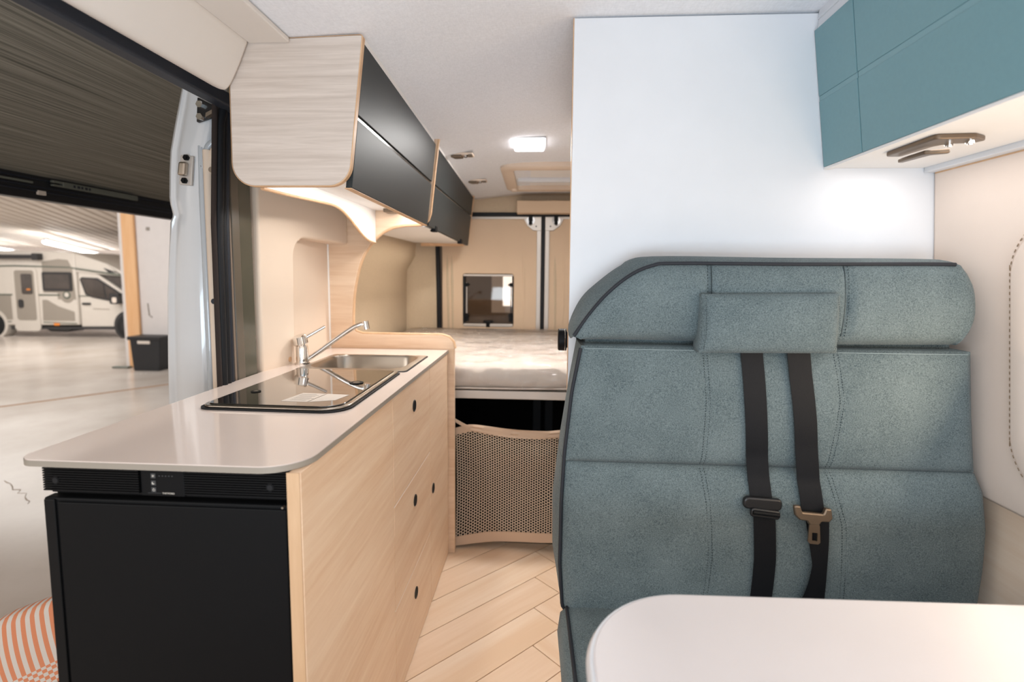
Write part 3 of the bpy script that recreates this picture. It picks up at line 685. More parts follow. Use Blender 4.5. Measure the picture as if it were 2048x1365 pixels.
# tap
tp = thing('tap', (-0.842, 1.755, 0.900), 'chrome mixer tap with lever and slanted swivel spout beside the sink', 'tap')
bx, by = -0.842, 1.755
MB().cyl((bx, by, 0.900), (bx, by, 0.906), 0.025, 24).build('base_ring', M['chrome'], tp, smooth=40)
MB().tube([(bx, by, 0.903), (bx, by, 0.915), (bx, by, 0.955), (bx, by, 0.966)], [0.022, 0.0205, 0.0205, 0.019], 24).build('body', M['chrome'], tp, smooth=40)
MB().tube([(bx - 0.001, by + 0.001, 0.964), (bx - 0.003, by, 0.972), (bx - 0.006, by - 0.003, 0.997), (bx - 0.007, by - 0.004, 1.001)], [0.018, 0.025, 0.024, 0.019], 24).build('cap', M['chrome'], tp, smooth=40)
lv = MB(); lv.tube([(bx + 0.008, by, 0.990), (bx + 0.030, by + 0.012, 1.004), (bx + 0.072, by + 0.03, 1.030)], [0.0065, 0.006, 0.0055], 12); lv.build('lever', M['chrome'], tp, smooth=50)
sp_ = spline([(bx + 0.012, by + 0.006, 0.912), (bx + 0.045, by + 0.03, 0.938), (bx + 0.105, by + 0.07, 0.988), (bx + 0.145, by + 0.095, 1.018), (bx + 0.172, by + 0.108, 1.031), (bx + 0.186, by + 0.112, 1.032)], 6)
MB().tube(sp_, 0.0085, 14).build('spout', M['chrome'], tp, smooth=60)
e_ = sp_[-1]; MB().tube([(e_[0] + 0.002, e_[1], e_[2] + 0.011), (e_[0] + 0.007, e_[1], e_[2] - 0.018)], 0.012, 18).build('aerator', M['chrome'], tp, smooth=40)

# fridge in the front end of the unit
F = thing('fridge', (-0.65, 0.83, 0.0), 'black compressor fridge with slatted vent strip under the worktop end', 'fridge')
def skew(p): return (p[0], p[1], p[2])
MB().box(-0.868, -0.4245, 0.85, 1.325, 0.02, 0.8873).build('housing', M['black'], F, fn=skew)
MB().box(-0.864, -0.4285, 0.836, 0.851, 0.829, 0.8873).build('vent_panel', M['black'], F, fn=skew, bevel=0.002)
MB().box(-0.872, -0.4265, 0.828, 0.85, 0.03, 0.823).build('door', M['black_soft'], F, fn=skew, bevel=0.003)
MB().box(-0.869, -0.849, 0.8245, 0.829, 0.035, 0.821).build('door_edge', M['black'], F, fn=skew, bevel=0.0015)
MB().box(-0.843, -0.432, 0.8235, 0.8285, 0.035, 0.817).build('door_panel', M['black_soft'], F, fn=skew, bevel=0.002)
def slats(x0, x1):
    for k in range(12):
        z = 0.8882 - 0.0043 * k - 0.0045
        MB().prism([(0.829, z - 0.0012), (0.829, z + 0.0012), (0.837, z + 0.0016), (0.837, z - 0.0016)], 'x', x0, x1).build('slat', M['black_soft'], F, fn=skew)
slats(-0.872, -0.696); slats(-0.614, -0.4285)
MB().box(-0.694, -0.616, 0.832, 0.838, 0.8305, 0.8873).build('control_panel', M['black_soft'], F, fn=skew, bevel=0.001)
for x in (-0.848, -0.461):
    MB().cyl((x, 0.8285, 0.854), (x, 0.836, 0.854), 0.0072, 18).build('screw_well', M['black_soft'], F, fn=skew, smooth=40)
    MB().cyl((x, 0.8278, 0.854), (x, 0.830, 0.854), 0.005, 14).build('screw', M['rubber'], F, fn=skew)
for k, z in enumerate((0.8668, 0.8541, 0.8420)):
    kx = -0.671
    MB().box(kx - 0.0042, kx + 0.0042, 0.8312, 0.8325, z - 0.0042, z + 0.0042).build('key', M['dim_print'], F, fn=skew)
    ic = MB(); Y0, Y1 = 0.8306, 0.8313
    circ = lambda r, n, a0=0.0, a1=2 * math.pi: [(kx + r * math.cos(a0 + (a1 - a0) * i / n), z + r * math.sin(a0 + (a1 - a0) * i / n)) for i in range(n)]
    if k == 0:
        ic.prism(circ(0.0013, 10), 'y', Y0, Y1)
        for i in range(8):
            a = i * math.pi / 4; ic.cyl((kx + 0.0018 * math.cos(a), Y1, z + 0.0018 * math.sin(a)), (kx + 0.0027 * math.cos(a), Y1, z + 0.0027 * math.sin(a)), 0.00035, 4)
    elif k == 1:
        a = [(kx + 0.0024 * math.cos(t), z + 0.0024 * math.sin(t)) for t in [math.radians(100 + 250 * i / 14) for i in range(15)]]
        c2 = [(kx + 0.001 + 0.0019 * math.cos(t), z + 0.0009 + 0.0019 * math.sin(t)) for t in [math.radians(-5 - 230 * i / 12) for i in range(13)]]
        ic.prism(a + c2, 'y', Y0, Y1)
    else:
        ic.tube([(kx + 0.0021 * math.cos(t), Y1, z - 0.0003 + 0.0021 * math.sin(t)) for t in [math.radians(125 + 290 * i / 14) for i in range(15)]], 0.00045, 4)
        ic.box(kx - 0.0004, kx + 0.0004, Y0, Y1, z + 0.0003, z + 0.0028)
    ic.build('key_symbol', M['white_print'], F, fn=skew)
dt = MB()
for k in range(5): dt.box(-0.661 + 0.0058 * k, -0.6585 + 0.0058 * k, 0.8312, 0.8318, 0.8663, 0.8678)
dt.build('level_marks', M['dim_print'], F, fn=skew)
MB().box(-0.682, -0.658, 0.8312, 0.8318, 0.8358, 0.8364).build('print_line', M['dim_print'], F, fn=skew)
def lettering(txt, size, loc, rot, mt, parent, sx=1.0):
    cu = bpy.data.curves.new('t', 'FONT'); cu.body = txt; cu.size = size; cu.extrude = 0.0002; cu.align_x = 'CENTER'; cu.align_y = 'CENTER'
    ob = bpy.data.objects.new('t', cu); me = bpy.data.meshes.new_from_object(ob)
    Mx = Matrix.Translation(Vector(loc) - ORG[parent.name]) @ rot @ Matrix.Diagonal((sx, 1, 1, 1))
    me.transform(Mx); me.name = 'lettering'; me.materials.clear(); me.materials.append(mt)
    o = bpy.data.objects.new('lettering', me); COL.objects.link(o); o.parent = parent
    bpy.data.objects.remove(ob); bpy.data.curves.remove(cu); ORG[o.name] = ORG[parent.name]; return o
RX = Matrix.Rotation(math.radians(90), 4, 'X')
lettering('THETFORD', 0.0042, (-0.6445, 0.8310, 0.8361), RX, M['white_print'], F, 1.05)
MB().cyl((-0.4375, 0.822, 0.8215), (-0.4375, 0.83, 0.8215), 0.002, 8).build('hinge_pin', M['steel_dull'], F, fn=skew)

# oak divider standing at the far end of the kitchen, sweeping up the wall to the overhead cupboard
dv = [(-0.945, 0.0), (-0.372, 0.0), (-0.372, 0.905), (-0.378, 0.932), (-0.395, 0.952), (-0.425, 0.961), (-0.60, 0.961), (-0.765, 0.962), (-0.795, 0.972), (-0.807, 1.0)]
dv += spline([(-0.808, 1.02), (-0.803, 1.106), (-0.789, 1.191), (-0.765, 1.274), (-0.728, 1.335), (-0.685, 1.380), (-0.630, 1.409), (-0.575, 1.419)], 3)
dv += [(-0.515, 1.421), (-0.495, 1.427), (-0.482, 1.441), (-0.474, 1.465), (-0.454, 1.640), (-0.437, 1.772), (-0.455, 1.775), (-0.945, 1.72)]
dvo = MB().prism(dv, 'y', 2.150, 2.168).build('divider_panel', M['oak_panel'], smooth=30, bevel=0.0035, seg=2)
tag(dvo, 'curved light oak divider rising from the far end of the kitchen', 'panel')
ev = MB(); ed = [(p[0], 2.159, p[1]) for p in dv[2:-2]]
ev.tube(ed, 0.0080, 8); e2 = ev.build('edge_band', M['oak_lip'], None, smooth=60, org=dvo.location); e2.parent = dvo; e2.location = (0, 0, 0)

# ------------------------------------------------------------------ overhead cupboards on the left
def fx(z, y): # face of the left overhead fronts, leaning a little
    return -0.476 + (z - 1.43) * (0.040 / 0.35) - 0.006 * (y - 1.27)
def front_strip(name, mt, y0, y1, zf, par, th=0.016, inset=0.0):
    """a leaf of the front between heights zf0(y), zf1(y)."""
    m_ = MB(); vs = []
    for y in (y0, y1):
        a, b_ = zf(y)
        for z in (a, b_):
            x = fx(z, y) - inset
            vs += [(x, y, z), (x - th, y, z)]
    m_.add(vs, [(0, 4, 6, 2), (1, 3, 7, 5), (0, 1, 5, 4), (2, 6, 7, 3), (0, 2, 3, 1), (4, 5, 7, 6)])
    return m_.build(name, mt, par, bevel=0.0012)
bot = lambda y: interp([(1.25, 1.4315), (2.15, 1.420), (3.4, 1.402)], y)
top = lambda y: interp([(1.25, 1.768), (2.15, 1.742), (3.4, 1.704)], y)
mid = lambda y: interp([(1.25, 1.597), (2.15, 1.588), (3.4, 1.590)], y)

def end_outline(y, hug):
    zb, zt = bot(y), top(y) + 0.012
    if hug: pts = [(-0.764, zt - 0.008), (-0.437, zt), (-0.478, zb), (-0.768, zb + 0.0)]
    return rpoly(pts, [0.004, 0.004, 0.055, 0.055], 10)
OC = thing('overhead_cupboard', (-0.62, 1.70, 1.42), 'long overhead cupboard with anthracite fronts and pale oak end panel above the kitchen', 'cupboard')
ep = MB().prism(end_outline(1.265, True), 'y', 1.264, 1.282).build('end_panel', M['oak_grey'], OC, smooth=35, bevel=0.0015)
eo = end_outline(1.265, True)
def grow(poly, d):
    cx = sum(p[0] for p in poly) / len(poly); cz_ = sum(p[1] for p in poly) / len(poly)
    out = []
    for i in range(len(poly)):
        a = Vector(poly[i - 1]); b2 = Vector(poly[(i + 1) % len(poly)]); t = (b2 - a).normalized(); n2 = Vector((t.y, -t.x))
        if n2.dot(Vector(poly[i]) - Vector((cx, cz_))) < 0: n2 = -n2
        out.append((poly[i][0] + n2.x * d, poly[i][1] + n2.y * d))
    return out
eg = grow(eo, 0.0022); MB().rows([[(x, y, z) for x, z in q + [q[0]]] for q, y in ((eo, 1.2642), (eg, 1.2655), (eg, 1.2805), (eo, 1.2818))]).build('edge_band', M['oak_lip'], ep, smooth=50)
b = MB(); b.prism([(-0.755, 1.478), (-0.489, 1.478), (-0.462, 1.74), (-0.755, 1.74)], 'y', 1.283, 2.149); b.build('carcass', M['white_warm'], OC)
front_strip('lower_front', M['anth'], 1.284, 2.149, lambda y: (bot(y) - 0.002, mid(y) - 0.006), OC)
front_strip('grip_band', M['anth_band'], 1.284, 2.149, lambda y: (mid(y) - 0.006, mid(y) + 0.006), OC, 0.010, 0.005)
front_strip('upper_front', M['anth'], 1.284, 2.149, lambda y: (mid(y) + 0.006, top(y)), OC)
front_strip('bottom_rail', M['oak_lip'], 1.284, 2.149, lambda y: (bot(y) - 0.0045, bot(y) - 0.002), OC, 0.018, 0.001)
def filler(y0, y1, par):
    m_ = MB(); vs = []
    for y in (y0, y1):
        zt = ceil_z(-0.46, y) + 0.006
        for z in (top(y), zt): vs += [(fx(top(y), y) - 0.006, y, z), (fx(top(y), y) - 0.022, y, z)]
    m_.add(vs, [(0, 4, 6, 2), (1, 3, 7, 5), (0, 1, 5, 4), (2, 6, 7, 3), (0, 2, 3, 1), (4, 5, 7, 6)]); m_.build('ceiling_filler', M['white_warm'], par)
filler(1.283, 2.149, OC)
# light deflector: white sheet curving down to the divider
lw = spline([(1.283, 1.428), (1.42, 1.432), (1.60, 1.440), (1.72, 1.444), (1.79, 1.437), (1.86, 1.418), (1.93, 1.392), (2.00, 1.366), (2.07, 1.350), (2.148, 1.346)], 4)
df = MB().prism(lw + [(2.148, 1.50), (1.283, 1.50)], 'x', -0.708, -0.700).build('light_deflector', M['white_warm'], OC, smooth=35)
MB().tube([(-0.704, y, z) for y, z in lw], 0.0052, 8).build('edge_band', M['oak_lip'], df, smooth=60)
MB().box(-0.570, -0.545, 1.975, 2.045, 1.472, 1.479).build('touch_switch', M['white'], OC, bevel=0.002)
sw = MB(); sw.box(-0.648, -0.600, 2.085, 2.146, 1.464, 1.479); sw.cyl((-0.598, 2.11, 1.470), (-0.580, 2.11, 1.470), 0.006, 8); sw.build('socket_clip', M['bronze'], OC, bevel=0.004, seg=3)

OC2 = thing('overhead_cupboard', (-0.62, 2.78, 1.40), 'second overhead cupboard with anthracite fronts above the bed beyond the oak divider', 'cupboard')
b = MB(); b.prism([(-0.84, 1.418), (-0.50, 1.412), (-0.47, 1.70), (-0.84, 1.70)], 'y', 2.169, 3.36); b.build('carcass', M['white_warm'], OC2)
front_strip('lower_front', M['anth'], 2.170, 3.362, lambda y: (bot(y) - 0.002, mid(y) - 0.005), OC2)
front_strip('grip_band', M['anth_band'], 2.170, 3.362, lambda y: (mid(y) - 0.005, mid(y) + 0.005), OC2, 0.010, 0.005)
front_strip('upper_front', M['anth'], 2.170, 3.362, lambda y: (mid(y) + 0.005, top(y)), OC2)
filler(2.169, 3.362, OC2)
zb = bot(3.37)
e3 = MB().prism(rpoly([(-0.80, zb - 0.006), (-0.494, zb - 0.006), (-0.452, top(3.37) + 0.012), (-0.80, top(3.37) + 0.005)], [0, 0.05, 0.004, 0], 8), 'y', 3.362, 3.382).build('end_panel', M['oak_lip'], OC2, smooth=35, bevel=0.003)
for y in (2.30, 3.02):
    la = MB(); la.box(-0.505, -0.480, y, y + 0.045, bot(y) - 0.014, bot(y) + 0.012); la.build('catch', M['black'], OC2, bevel=0.003)

# ------------------------------------------------------------------ white wardrobe and the teal overhead cupboard
wd = thing('wardrobe', (0.5, 1.75, 0.0), 'tall plain white wardrobe behind the bench seat', 'wardrobe')
MB().prism([(0.066, 0.0), (1.066, 0.0), (1.064, 0.706), (1.03, 0.728), (1.015, 0.86), (1.0, 1.05), (0.98, 1.26), (0.964, 1.476), (0.948, 1.70), (0.915, 1.775), (0.78, 1.852), (0.066, 1.852)], 'y', 1.3605, 1.376).build('front_panel', M['white'], wd, bevel=0.002)
MB().prism([(0.068, 1.3765), (0.943, 1.3765), (0.915, 2.10), (0.115, 2.10)], 'z', 0.0, 1.765).build('body', M['white'], wd)
MB().box(0.0645, 0.0662, 1.3605, 1.3765, 0.0, 1.852).build('edge_band', M['oak_lip'], wd)
kn = MB(); kn.tube([(0.068, 1.415, 1.043), (0.064, 1.415, 1.043), (0.063, 1.415, 1.043), (0.043, 1.415, 1.043), (0.0405, 1.415, 1.043)], [0.022, 0.022, 0.030, 0.030, 0.027], 28)
kn.build('door_knob', M['black'], wd, smooth=40); 
MB().tube([(0.0585, 1.415 + 0.0303 * math.cos(a), 1.043 + 0.0303 * math.sin(a)) for a in [2 * math.pi * k / 28 for k in range(28)]], 0.001, 5, closed=True).build('knob_ring', M['chrome'], [o for o in wd.children if o.name.startswith('door_knob')][0], smooth=60)

def tx_(z): return 0.684 - (z - 1.489) * (0.042 / 0.321)
T = thing('teal_cupboard', (0.8, 0.85, 1.48), 'teal overhead cupboard above the bench seat on the right', 'cupboard')
def tleaf(name, mt, y0, y1, z0, z1, th=0.016, inset=0.0, chamfer=False):
    vs = []
    for y in (y0, y1):
        for z in (z0, z1): vs += [(tx_(z) + inset, y, z), (tx_(z) + inset + th, y, z)]
    return MB().add(vs, [(0, 4, 6, 2), (1, 3, 7, 5), (0, 1, 5, 4), (2, 6, 7, 3), (0, 2, 3, 1), (4, 5, 7, 6)]).build(name, mt, T, bevel=0.001)
for a, b_, nm in ((1.2035, 1.358, 'side_leaf'), (0.25, 1.2005, 'door')):
    lo = tleaf(nm, M['teal'], a, b_, 1.489, 1.6445)
    tleaf('grip_band', M['teal_band'], a, b_, 1.6445, 1.6565, 0.012, 0.0012)
    tleaf('upper_leaf', M['teal'], a, b_, 1.6565, 1.8095)
tleaf('gap', M['teal_dark'], 1.199, 1.2045, 1.49, 1.809, 0.01, 0.004)
MB().prism([(0.700, 1.486), (0.921, 1.486), (0.921, 1.512), (0.928, 1.512), (0.89, 1.80), (0.66, 1.808), (0.664, 1.79)], 'y', 0.25, 1.3595).build('carcass', M['white_warm'], T)
MB().prism([(0.649, 1.8095), (0.651, 1.836), (0.662, 1.842), (0.70, 1.842), (0.70, 1.8095)], 'y', 0.25, 1.3595).build('top_filler', M['white'], T, bevel=0.002)
MB().prism([(0.648, 1.836), (0.70, 1.836), (0.70, 1.866), (0.652, 1.866)], 'y', 0.25, 1.3595).build('ceiling_filler', M['white'], T, bevel=0.002)
MB().box(0.686, 0.704, 0.25, 1.3595, 1.4825, 1.4885).build('bottom_edge', M['white_warm'], T)
rb = MB().box(0.922, 0.946, 0.25, 1.3592, 1.474, 1.509).build('cable_duct', M['white'], None, bevel=0.002); tag(rb, 'white cable duct running along the right wall below the teal cupboard', 'duct')
MB().prism([(0.9435, 1.4705), (0.9475, 1.4705), (0.9475, 1.474), (0.9435, 1.474)], 'y', 0.25, 1.352).build('shadow_strip', M['oak_lip'], rb).location = (0, 0, 0)
[setattr(o, 'location', (0, 0, 0)) for o in rb.children]
RL = thing('reading_light', (0.77, 1.10, 1.462), 'flat bronze reading light bracket with two switches under the teal cupboard', 'light')
MB().prism(rpoly([(0.725, 1.190), (0.722, 1.040), (0.790, 1.035), (0.822, 1.055), (0.815, 1.075), (0.775, 1.080), (0.762, 1.100), (0.757, 1.190)], [0.008, 0.01, 0.01, 0.004, 0.004, 0.012, 0.012, 0.008], 4), 'z', 1.476, 1.4858).build('base_plate', M['bronze'], RL, smooth=35, bevel=0.0025, seg=3)
MB().prism(rpoly([(0.752, 1.192), (0.752, 1.112), (0.79, 1.095), (0.796, 1.108), (0.772, 1.122), (0.764, 1.192)], 0.004, 3), 'z', 1.464, 1.472).build('lamp_arm', M['bronze'], RL, smooth=35, bevel=0.002)
for x, y in ((0.768, 1.070), (0.792, 1.052)):
    k_ = MB(); k_.cyl((x, y, 1.4765), (x, y, 1.470), 0.007, 14); k_.cyl((x, y, 1.471), (x, y, 1.468), 0.004, 10); k_.build('push_button', M['chrome'], RL, smooth=40)

# ------------------------------------------------------------------ ceiling lamp, clips, roof hatch
cz = ceil_z(-0.075, 2.38)
L = thing('ceiling_lamp', (-0.075, 2.38, cz), 'square glowing ceiling lamp at the rear of the van', 'lamp')
def onceil(dx, dy, dz=0): return None
zl = lambda y: ceil_z(-0.09, y) + 0.002
def frustum(x0, x1, y0, y1, d0, d1, ins, name, mt, bev):
    V = [(x, y, ceil_z(-0.075, y) - d0) for x, y in ((x0, y0), (x1, y0), (x1, y1), (x0, y1))]
    V += [(x, y, ceil_z(-0.075, y) - d1) for x, y in ((x0 + ins, y0 + ins), (x1 - ins, y0 + ins), (x1 - ins, y1 - ins), (x0 + ins, y1 - ins))]
    return MB().add(V, [(0, 1, 2, 3), (4, 7, 6, 5), (0, 4, 5, 1), (1, 5, 6, 2), (2, 6, 7, 3), (3, 7, 4, 0)]).build(name, mt, L, bevel=bev, seg=3)
frustum(-0.146, -0.004, 2.31, 2.46, 0.004, 0.022, 0.006, 'diffuser', M['lamp'], 0.006)
frustum(-0.150, 0.000, 2.306, 2.464, 0.0, 0.004, 0.0, 'base', M['white'], 0.0)
pl_ = bpy.data.lights.new('ceiling_lamp_light', 'AREA'); pl_.shape = 'RECTANGLE'; pl_.size = 0.15; pl_.size_y = 0.17; pl_.energy = 11.8; pl_.color = (1.0, 0.97, 0.94)
po = bpy.data.objects.new('ceiling_lamp_light', pl_); COL.objects.link(po); po.location = (-0.075, 2.38, cz - 0.035)
for i, (x, y, s) in enumerate(((-0.375, 2.43, 1.0), (-0.375, 2.98, 1.0))):
    z = ceil_z(x, y)
    t = thing('ceiling_light_clip', (x, y, z), ('small beige spotlight fitting on the ceiling nearer the oak divider', 'small beige spotlight fitting on the ceiling nearer the rear doors')[i], 'fitting', 'spotlight fittings above the second overhead cupboard')
    MB().box(x - 0.045, x + 0.045, y - 0.03, y + 0.03, z - 0.010, z + 0.001).build('base_plate', M['beige'], t, bevel=0.004)
    MB().prism([(x - 0.055, y - 0.034), (x - 0.005, y - 0.034), (x + 0.0, y + 0.0), (x - 0.04, y + 0.01)], 'z', z - 0.022, z - 0.012).build('lamp_arm', M['bronze'], t, bevel=0.003)
    MB().cyl((x + 0.012, y - 0.02, z - 0.010), (x + 0.012, y - 0.02, z - 0.020), 0.009, 14).build('push_button', M['chrome'], t, smooth=40)
    MB().box(x + 0.022, x + 0.045, y - 0.033, y - 0.012, z - 0.018, z - 0.009).build('switch', M['bronze'], t, bevel=0.003)
H = thing('roof_hatch', (0.02, 3.2, ceil_z(0.0, 3.2)), 'cream framed roof hatch with blind in the rear ceiling', 'roof hatch')
def hz(y, d): return ceil_z(0.0, y) - d
hx0, hx1, hy0, hy1 = -0.235, 0.36, 2.72, 3.32
oq = rr(hx0, hy0, hx1, hy1, 0.05, 6); iq = rr(hx0 + 0.065, hy0 + 0.07, hx1 - 0.065, hy1 - 0.06, 0.025, 6)
m_ = MB(); m_.rows([[(x, y, hz(y, d)) for x, y in q + [q[0]]] for q, d in ((oq, -0.004), (oq, 0.022), (rr(hx0 + 0.02, hy0 + 0.02, hx1 - 0.02, hy1 - 0.02, 0.04, 6), 0.030), (iq, 0.026), (iq, -0.003))])
m_.build('frame', M['beige'], H, smooth=50)
MB().rows([[(x, y, hz(y, 0.002)) for x, y in ((hx0 + 0.07, hy0 + 0.075), (hx1 - 0.07, hy0 + 0.075))], [(x, y, hz(y, 0.002)) for x, y in ((hx0 + 0.07, hy1 - 0.065), (hx1 - 0.07, hy1 - 0.065))]]).build('blind', M['white_warm'], H)
MB().box(hx0 + 0.075, hx1 - 0.075, 3.05, 3.09, hz(3.07, 0.026), hz(3.07, 0.0)).build('blind_handle', M['white'], H, bevel=0.006)
MB().cyl((hx0 + 0.045, 3.25, hz(3.25, 0.04)), (hx0 + 0.045, 3.25, hz(3.25, 0.02)), 0.018, 14).build('knob', M['beige'], H, smooth=40)

# ------------------------------------------------------------------ bed at the rear, under plastic film
BD = thing('bed', (-0.1, 2.85, 0.0), 'rear transverse bed frame spanning the van above the net', 'bed')
MB().box(-0.90, 0.95, 2.235, 2.262, 0.672, 0.708).build('front_rail', M['alu'], BD, bevel=0.003)
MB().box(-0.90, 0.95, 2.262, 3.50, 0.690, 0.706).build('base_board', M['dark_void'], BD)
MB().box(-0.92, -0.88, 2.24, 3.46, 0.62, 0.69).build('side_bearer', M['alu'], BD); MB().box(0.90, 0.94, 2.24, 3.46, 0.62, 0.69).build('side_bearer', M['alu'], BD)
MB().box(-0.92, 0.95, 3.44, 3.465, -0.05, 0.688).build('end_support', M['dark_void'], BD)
for x in (-0.06, 0.02): MB().box(x, x + 0.05, 3.40, 3.44, 0.0, 0.69).build('post', M['rail_black'], BD)
MT = thing('mattress', (-0.1, 2.85, 0.708), 'cream mattress wrapped in crumpled clear plastic film', 'mattress')
def mat_sec(y0=2.245, y1=3.48, z0=0.709, z1=0.838, r=0.05):
    return rpoly([(y0, z0), (y0 + 0.0, z1 - 0.022), (y1, z1 + 0.012), (y1, z0)], [0.015, r, 0.04, 0.01], 8)
rnd = random.Random(3)
def mgrid(inset, amp, freq, seed):
    sec = resample(mat_sec(2.245 - inset, 3.48, 0.709, 0.838 + inset), 56)
    m_ = MB(); R = []
    from mathutils import noise
    for i in range(91):
        x = -0.893 + 1.83 * i / 90; row = []
        for j, (y, z) in enumerate(sec):
            t = noise.noise(Vector((x * freq, y * freq * 1.3, z * freq + seed)))
            t2 = abs(noise.noise(Vector((x * freq * 2.1 + 5, y * freq * 2.3, z * freq * 2.0 + seed))))
            d = amp * (0.7 * t + 0.8 * (0.5 - t2))
            c_ = Vector((y, z)) - Vector((2.85, 0.76)); n_ = Vector((c_.x * 0.12, c_.y)).normalized() if z > 0.80 else Vector((-1, 0))
            if y > 3.4 or z < 0.715: d = 0
            row.append((x, y + n_.x * d, z + n_.y * d))
        R.append(row)
    m_.rows(R); return m_
mgrid(0.0, 0.006, 3.0, 1.0).build('core', M['mattress'], MT, smooth=80)
mgrid(0.009, 0.016, 9.0, 4.0).build('plastic_film', M['film'], MT, smooth=80)
pp = MB(); pp.tube([(x, 2.240 + 0.002 * math.sin(9 * x), 0.722 + 0.003 * math.sin(5 * x)) for x in [-0.9 + 0.05 * i for i in range(37)]], 0.005, 8); pp.build('piping', M['mattress'], MT, smooth=60)

MB().box(-0.92, 0.95, 2.26, 3.44, 0.0005, 0.006).build('garage_floor_shade', M['dark_void'], BD)  # added sheet, its dark colour imitates shade on the floor behind the net
# cargo net below the bed
NT = thing('cargo_net', (-0.15, 2.20, 0.0), 'beige cargo net with woven hems hanging below the bed', 'net')
def nx(u): return -0.377 + 0.475 * u
def ntop(u): return interp([(0, 0.548), (0.13, 0.566), (0.2, 0.566), (0.5, 0.556), (0.85, 0.546), (1, 0.552)], u)
def nth(u): return interp([(0, 0.520), (0.10, 0.532), (0.14, 0.539), (0.3, 0.530), (0.55, 0.520), (0.8, 0.514), (1, 0.520)], u)
def nbh(u): return interp([(0, 0.050), (0.3, 0.073), (0.5, 0.080), (1, 0.090)], u)
def nbot(u): return interp([(0, 0.012), (0.35, 0.032), (0.6, 0.040), (1, 0.052)], u)
def ny(u, v): return 2.195 + 0.012 * math.sin(5 * u + 2 * v) + 0.025 * math.sin(math.pi * v) - 0.03 * math.exp(-((u - 0.9) / 0.12) ** 2 - ((v - 0.3) / 0.15) ** 2)
band = MB(); R = []
for i in range(41):
    u = i / 40; R.append([(nx(u), ny(u, 1) - 0.003 + 0.003 * math.sin(k * 3 + u * 9), nth(u) - 0.004 + (ntop(u) - nth(u) + 0.004) * k / 4) for k in range(5)] + [(nx(u), ny(u, 1) + 0.006, ntop(u) - 0.004), (nx(u), ny(u, 1) + 0.006, nth(u))])
band.rows(R).build('top_hem', M['net_band'], NT, smooth=60)
band = MB(); R = []
for i in range(41):
    u = i / 40; R.append([(nx(u), ny(u, 0) - 0.003, nbot(u) + (nbh(u) - nbot(u) + 0.004) * k / 4) for k in range(5)] + [(nx(u), ny(u, 0) + 0.006, nbh(u)), (nx(u), ny(u, 0) + 0.006, nbot(u))])
band.rows(R).build('bottom_hem', M['net_band'], NT, smooth=60)
mesh_ = MB(); NC, NR = 44, 74
for i in range(NC + 1):
    for j in range(NR + 1):
        if (i + j) % 2: continue
        cu_, cv_ = i / NC, j / NR
        du, dv_ = 1.0 / NC, 1.0 / NR
        o6 = [(-2 / 3, 0), (-1 / 3, -1), (1 / 3, -1), (2 / 3, 0), (1 / 3, 1), (-1 / 3, 1)]
        ring = []
        for sc_ in (1.0, 0.87):
            for a, b_ in o6:
                u = min(1, max(0, cu_ + a * du * sc_ * (1.0))); v = min(1, max(0, cv_ + b_ * dv_ * sc_))
                z = nbh(u) + (nth(u) - nbh(u)) * v; ring.append((nx(u), ny(u, v) - (0.0 if sc_ == 1 else -0.0012), z))
        mesh_.add(ring, [(k, (k + 1) % 6, (k + 1) % 6 + 6, k + 6) for k in range(6)])
no = mesh_.build('netting', M['net'], NT); no['kind'] = 'stuff'
so2 = no.modifiers.new('solid', 'SOLIDIFY'); so2.thickness = 0.0009
MB().add([(-0.377, 2.196, 0.590), (-0.377, 2.196, 0.575), (-0.325, 2.194, 0.545), (-0.312, 2.194, 0.556), (-0.377, 2.199, 0.590), (-0.377, 2.199, 0.575), (-0.325, 2.198, 0.545), (-0.312, 2.198, 0.556)], [(0, 1, 2, 3), (4, 7, 6, 5), (0, 3, 7, 4), (1, 5, 6, 2), (0, 4, 5, 1), (3, 2, 6, 7)]).build('tension_strap', M['net_band'], NT)

# ------------------------------------------------------------------ bench seat
S = thing('bench_seat', (0.52, 1.2, 0.0), 'blue grey fabric two person bench seat with black piping', 'bench seat')
def cushion_from_curves(P, Q, B, y_front, y_mid, y_back, bulge, nv, dents=(), bexp=0.55, ybot=None):
    """P front seam curve (top), Q silhouette curve behind it, B bottom line of the front: lists of (x, z), same length."""
    R = []
    n = len(P)
    for i in range(n):
        t = i / (n - 1); row = []
        (px, pz), (qx, qz), (bx_, bz) = P[i], Q[i], B[i]
        row.append((qx, y_back, bz + 0.004)); row.append((qx if abs(qx - bx_) < .05 else bx_, y_mid, bz + 0.001)); row.append((bx_, y_front + 0.012, bz))
        for k in range(1, nv):
            v = k / nv; x = bx_ + (px - bx_) * v; z = bz + (pz - bz) * v
            e = max(0.0, math.sin(math.pi * v)) ** bexp * max(0.0, math.sin(math.pi * min(max(t, .001), .999))) ** 0.35
            d = sum(a * math.exp(-((x - c) / w_) ** 2) for c, w_, a in dents)
            row.append((x, y_front - bulge * e * min(1, (pz - bz) / 0.08) + d * e, z))
        row.append((px, y_front, pz)); row.append(((px + qx * 2) / 3, y_front + (y_mid - y_front) * 0.5, (pz + 2 * qz) / 3)); row.append((qx, y_mid, qz)); row.append((qx, y_back, qz - 0.002))
        R.append(row)
    return R
def rows_cap(R):
    m_ = MB(); m_.rows(R)
    n = len(R[0])
    return m_
Pt = spline([(0.070, 1.080), (0.103, 1.129), (0.146, 1.180), (0.195, 1.220), (0.240, 1.240), (0.290, 1.2455), (0.56, 1.2455), (0.86, 1.2475), (0.900, 1.240), (0.922, 1.205), (0.931, 1.15), (0.926, 1.105), (0.905, 1.084)], 6)
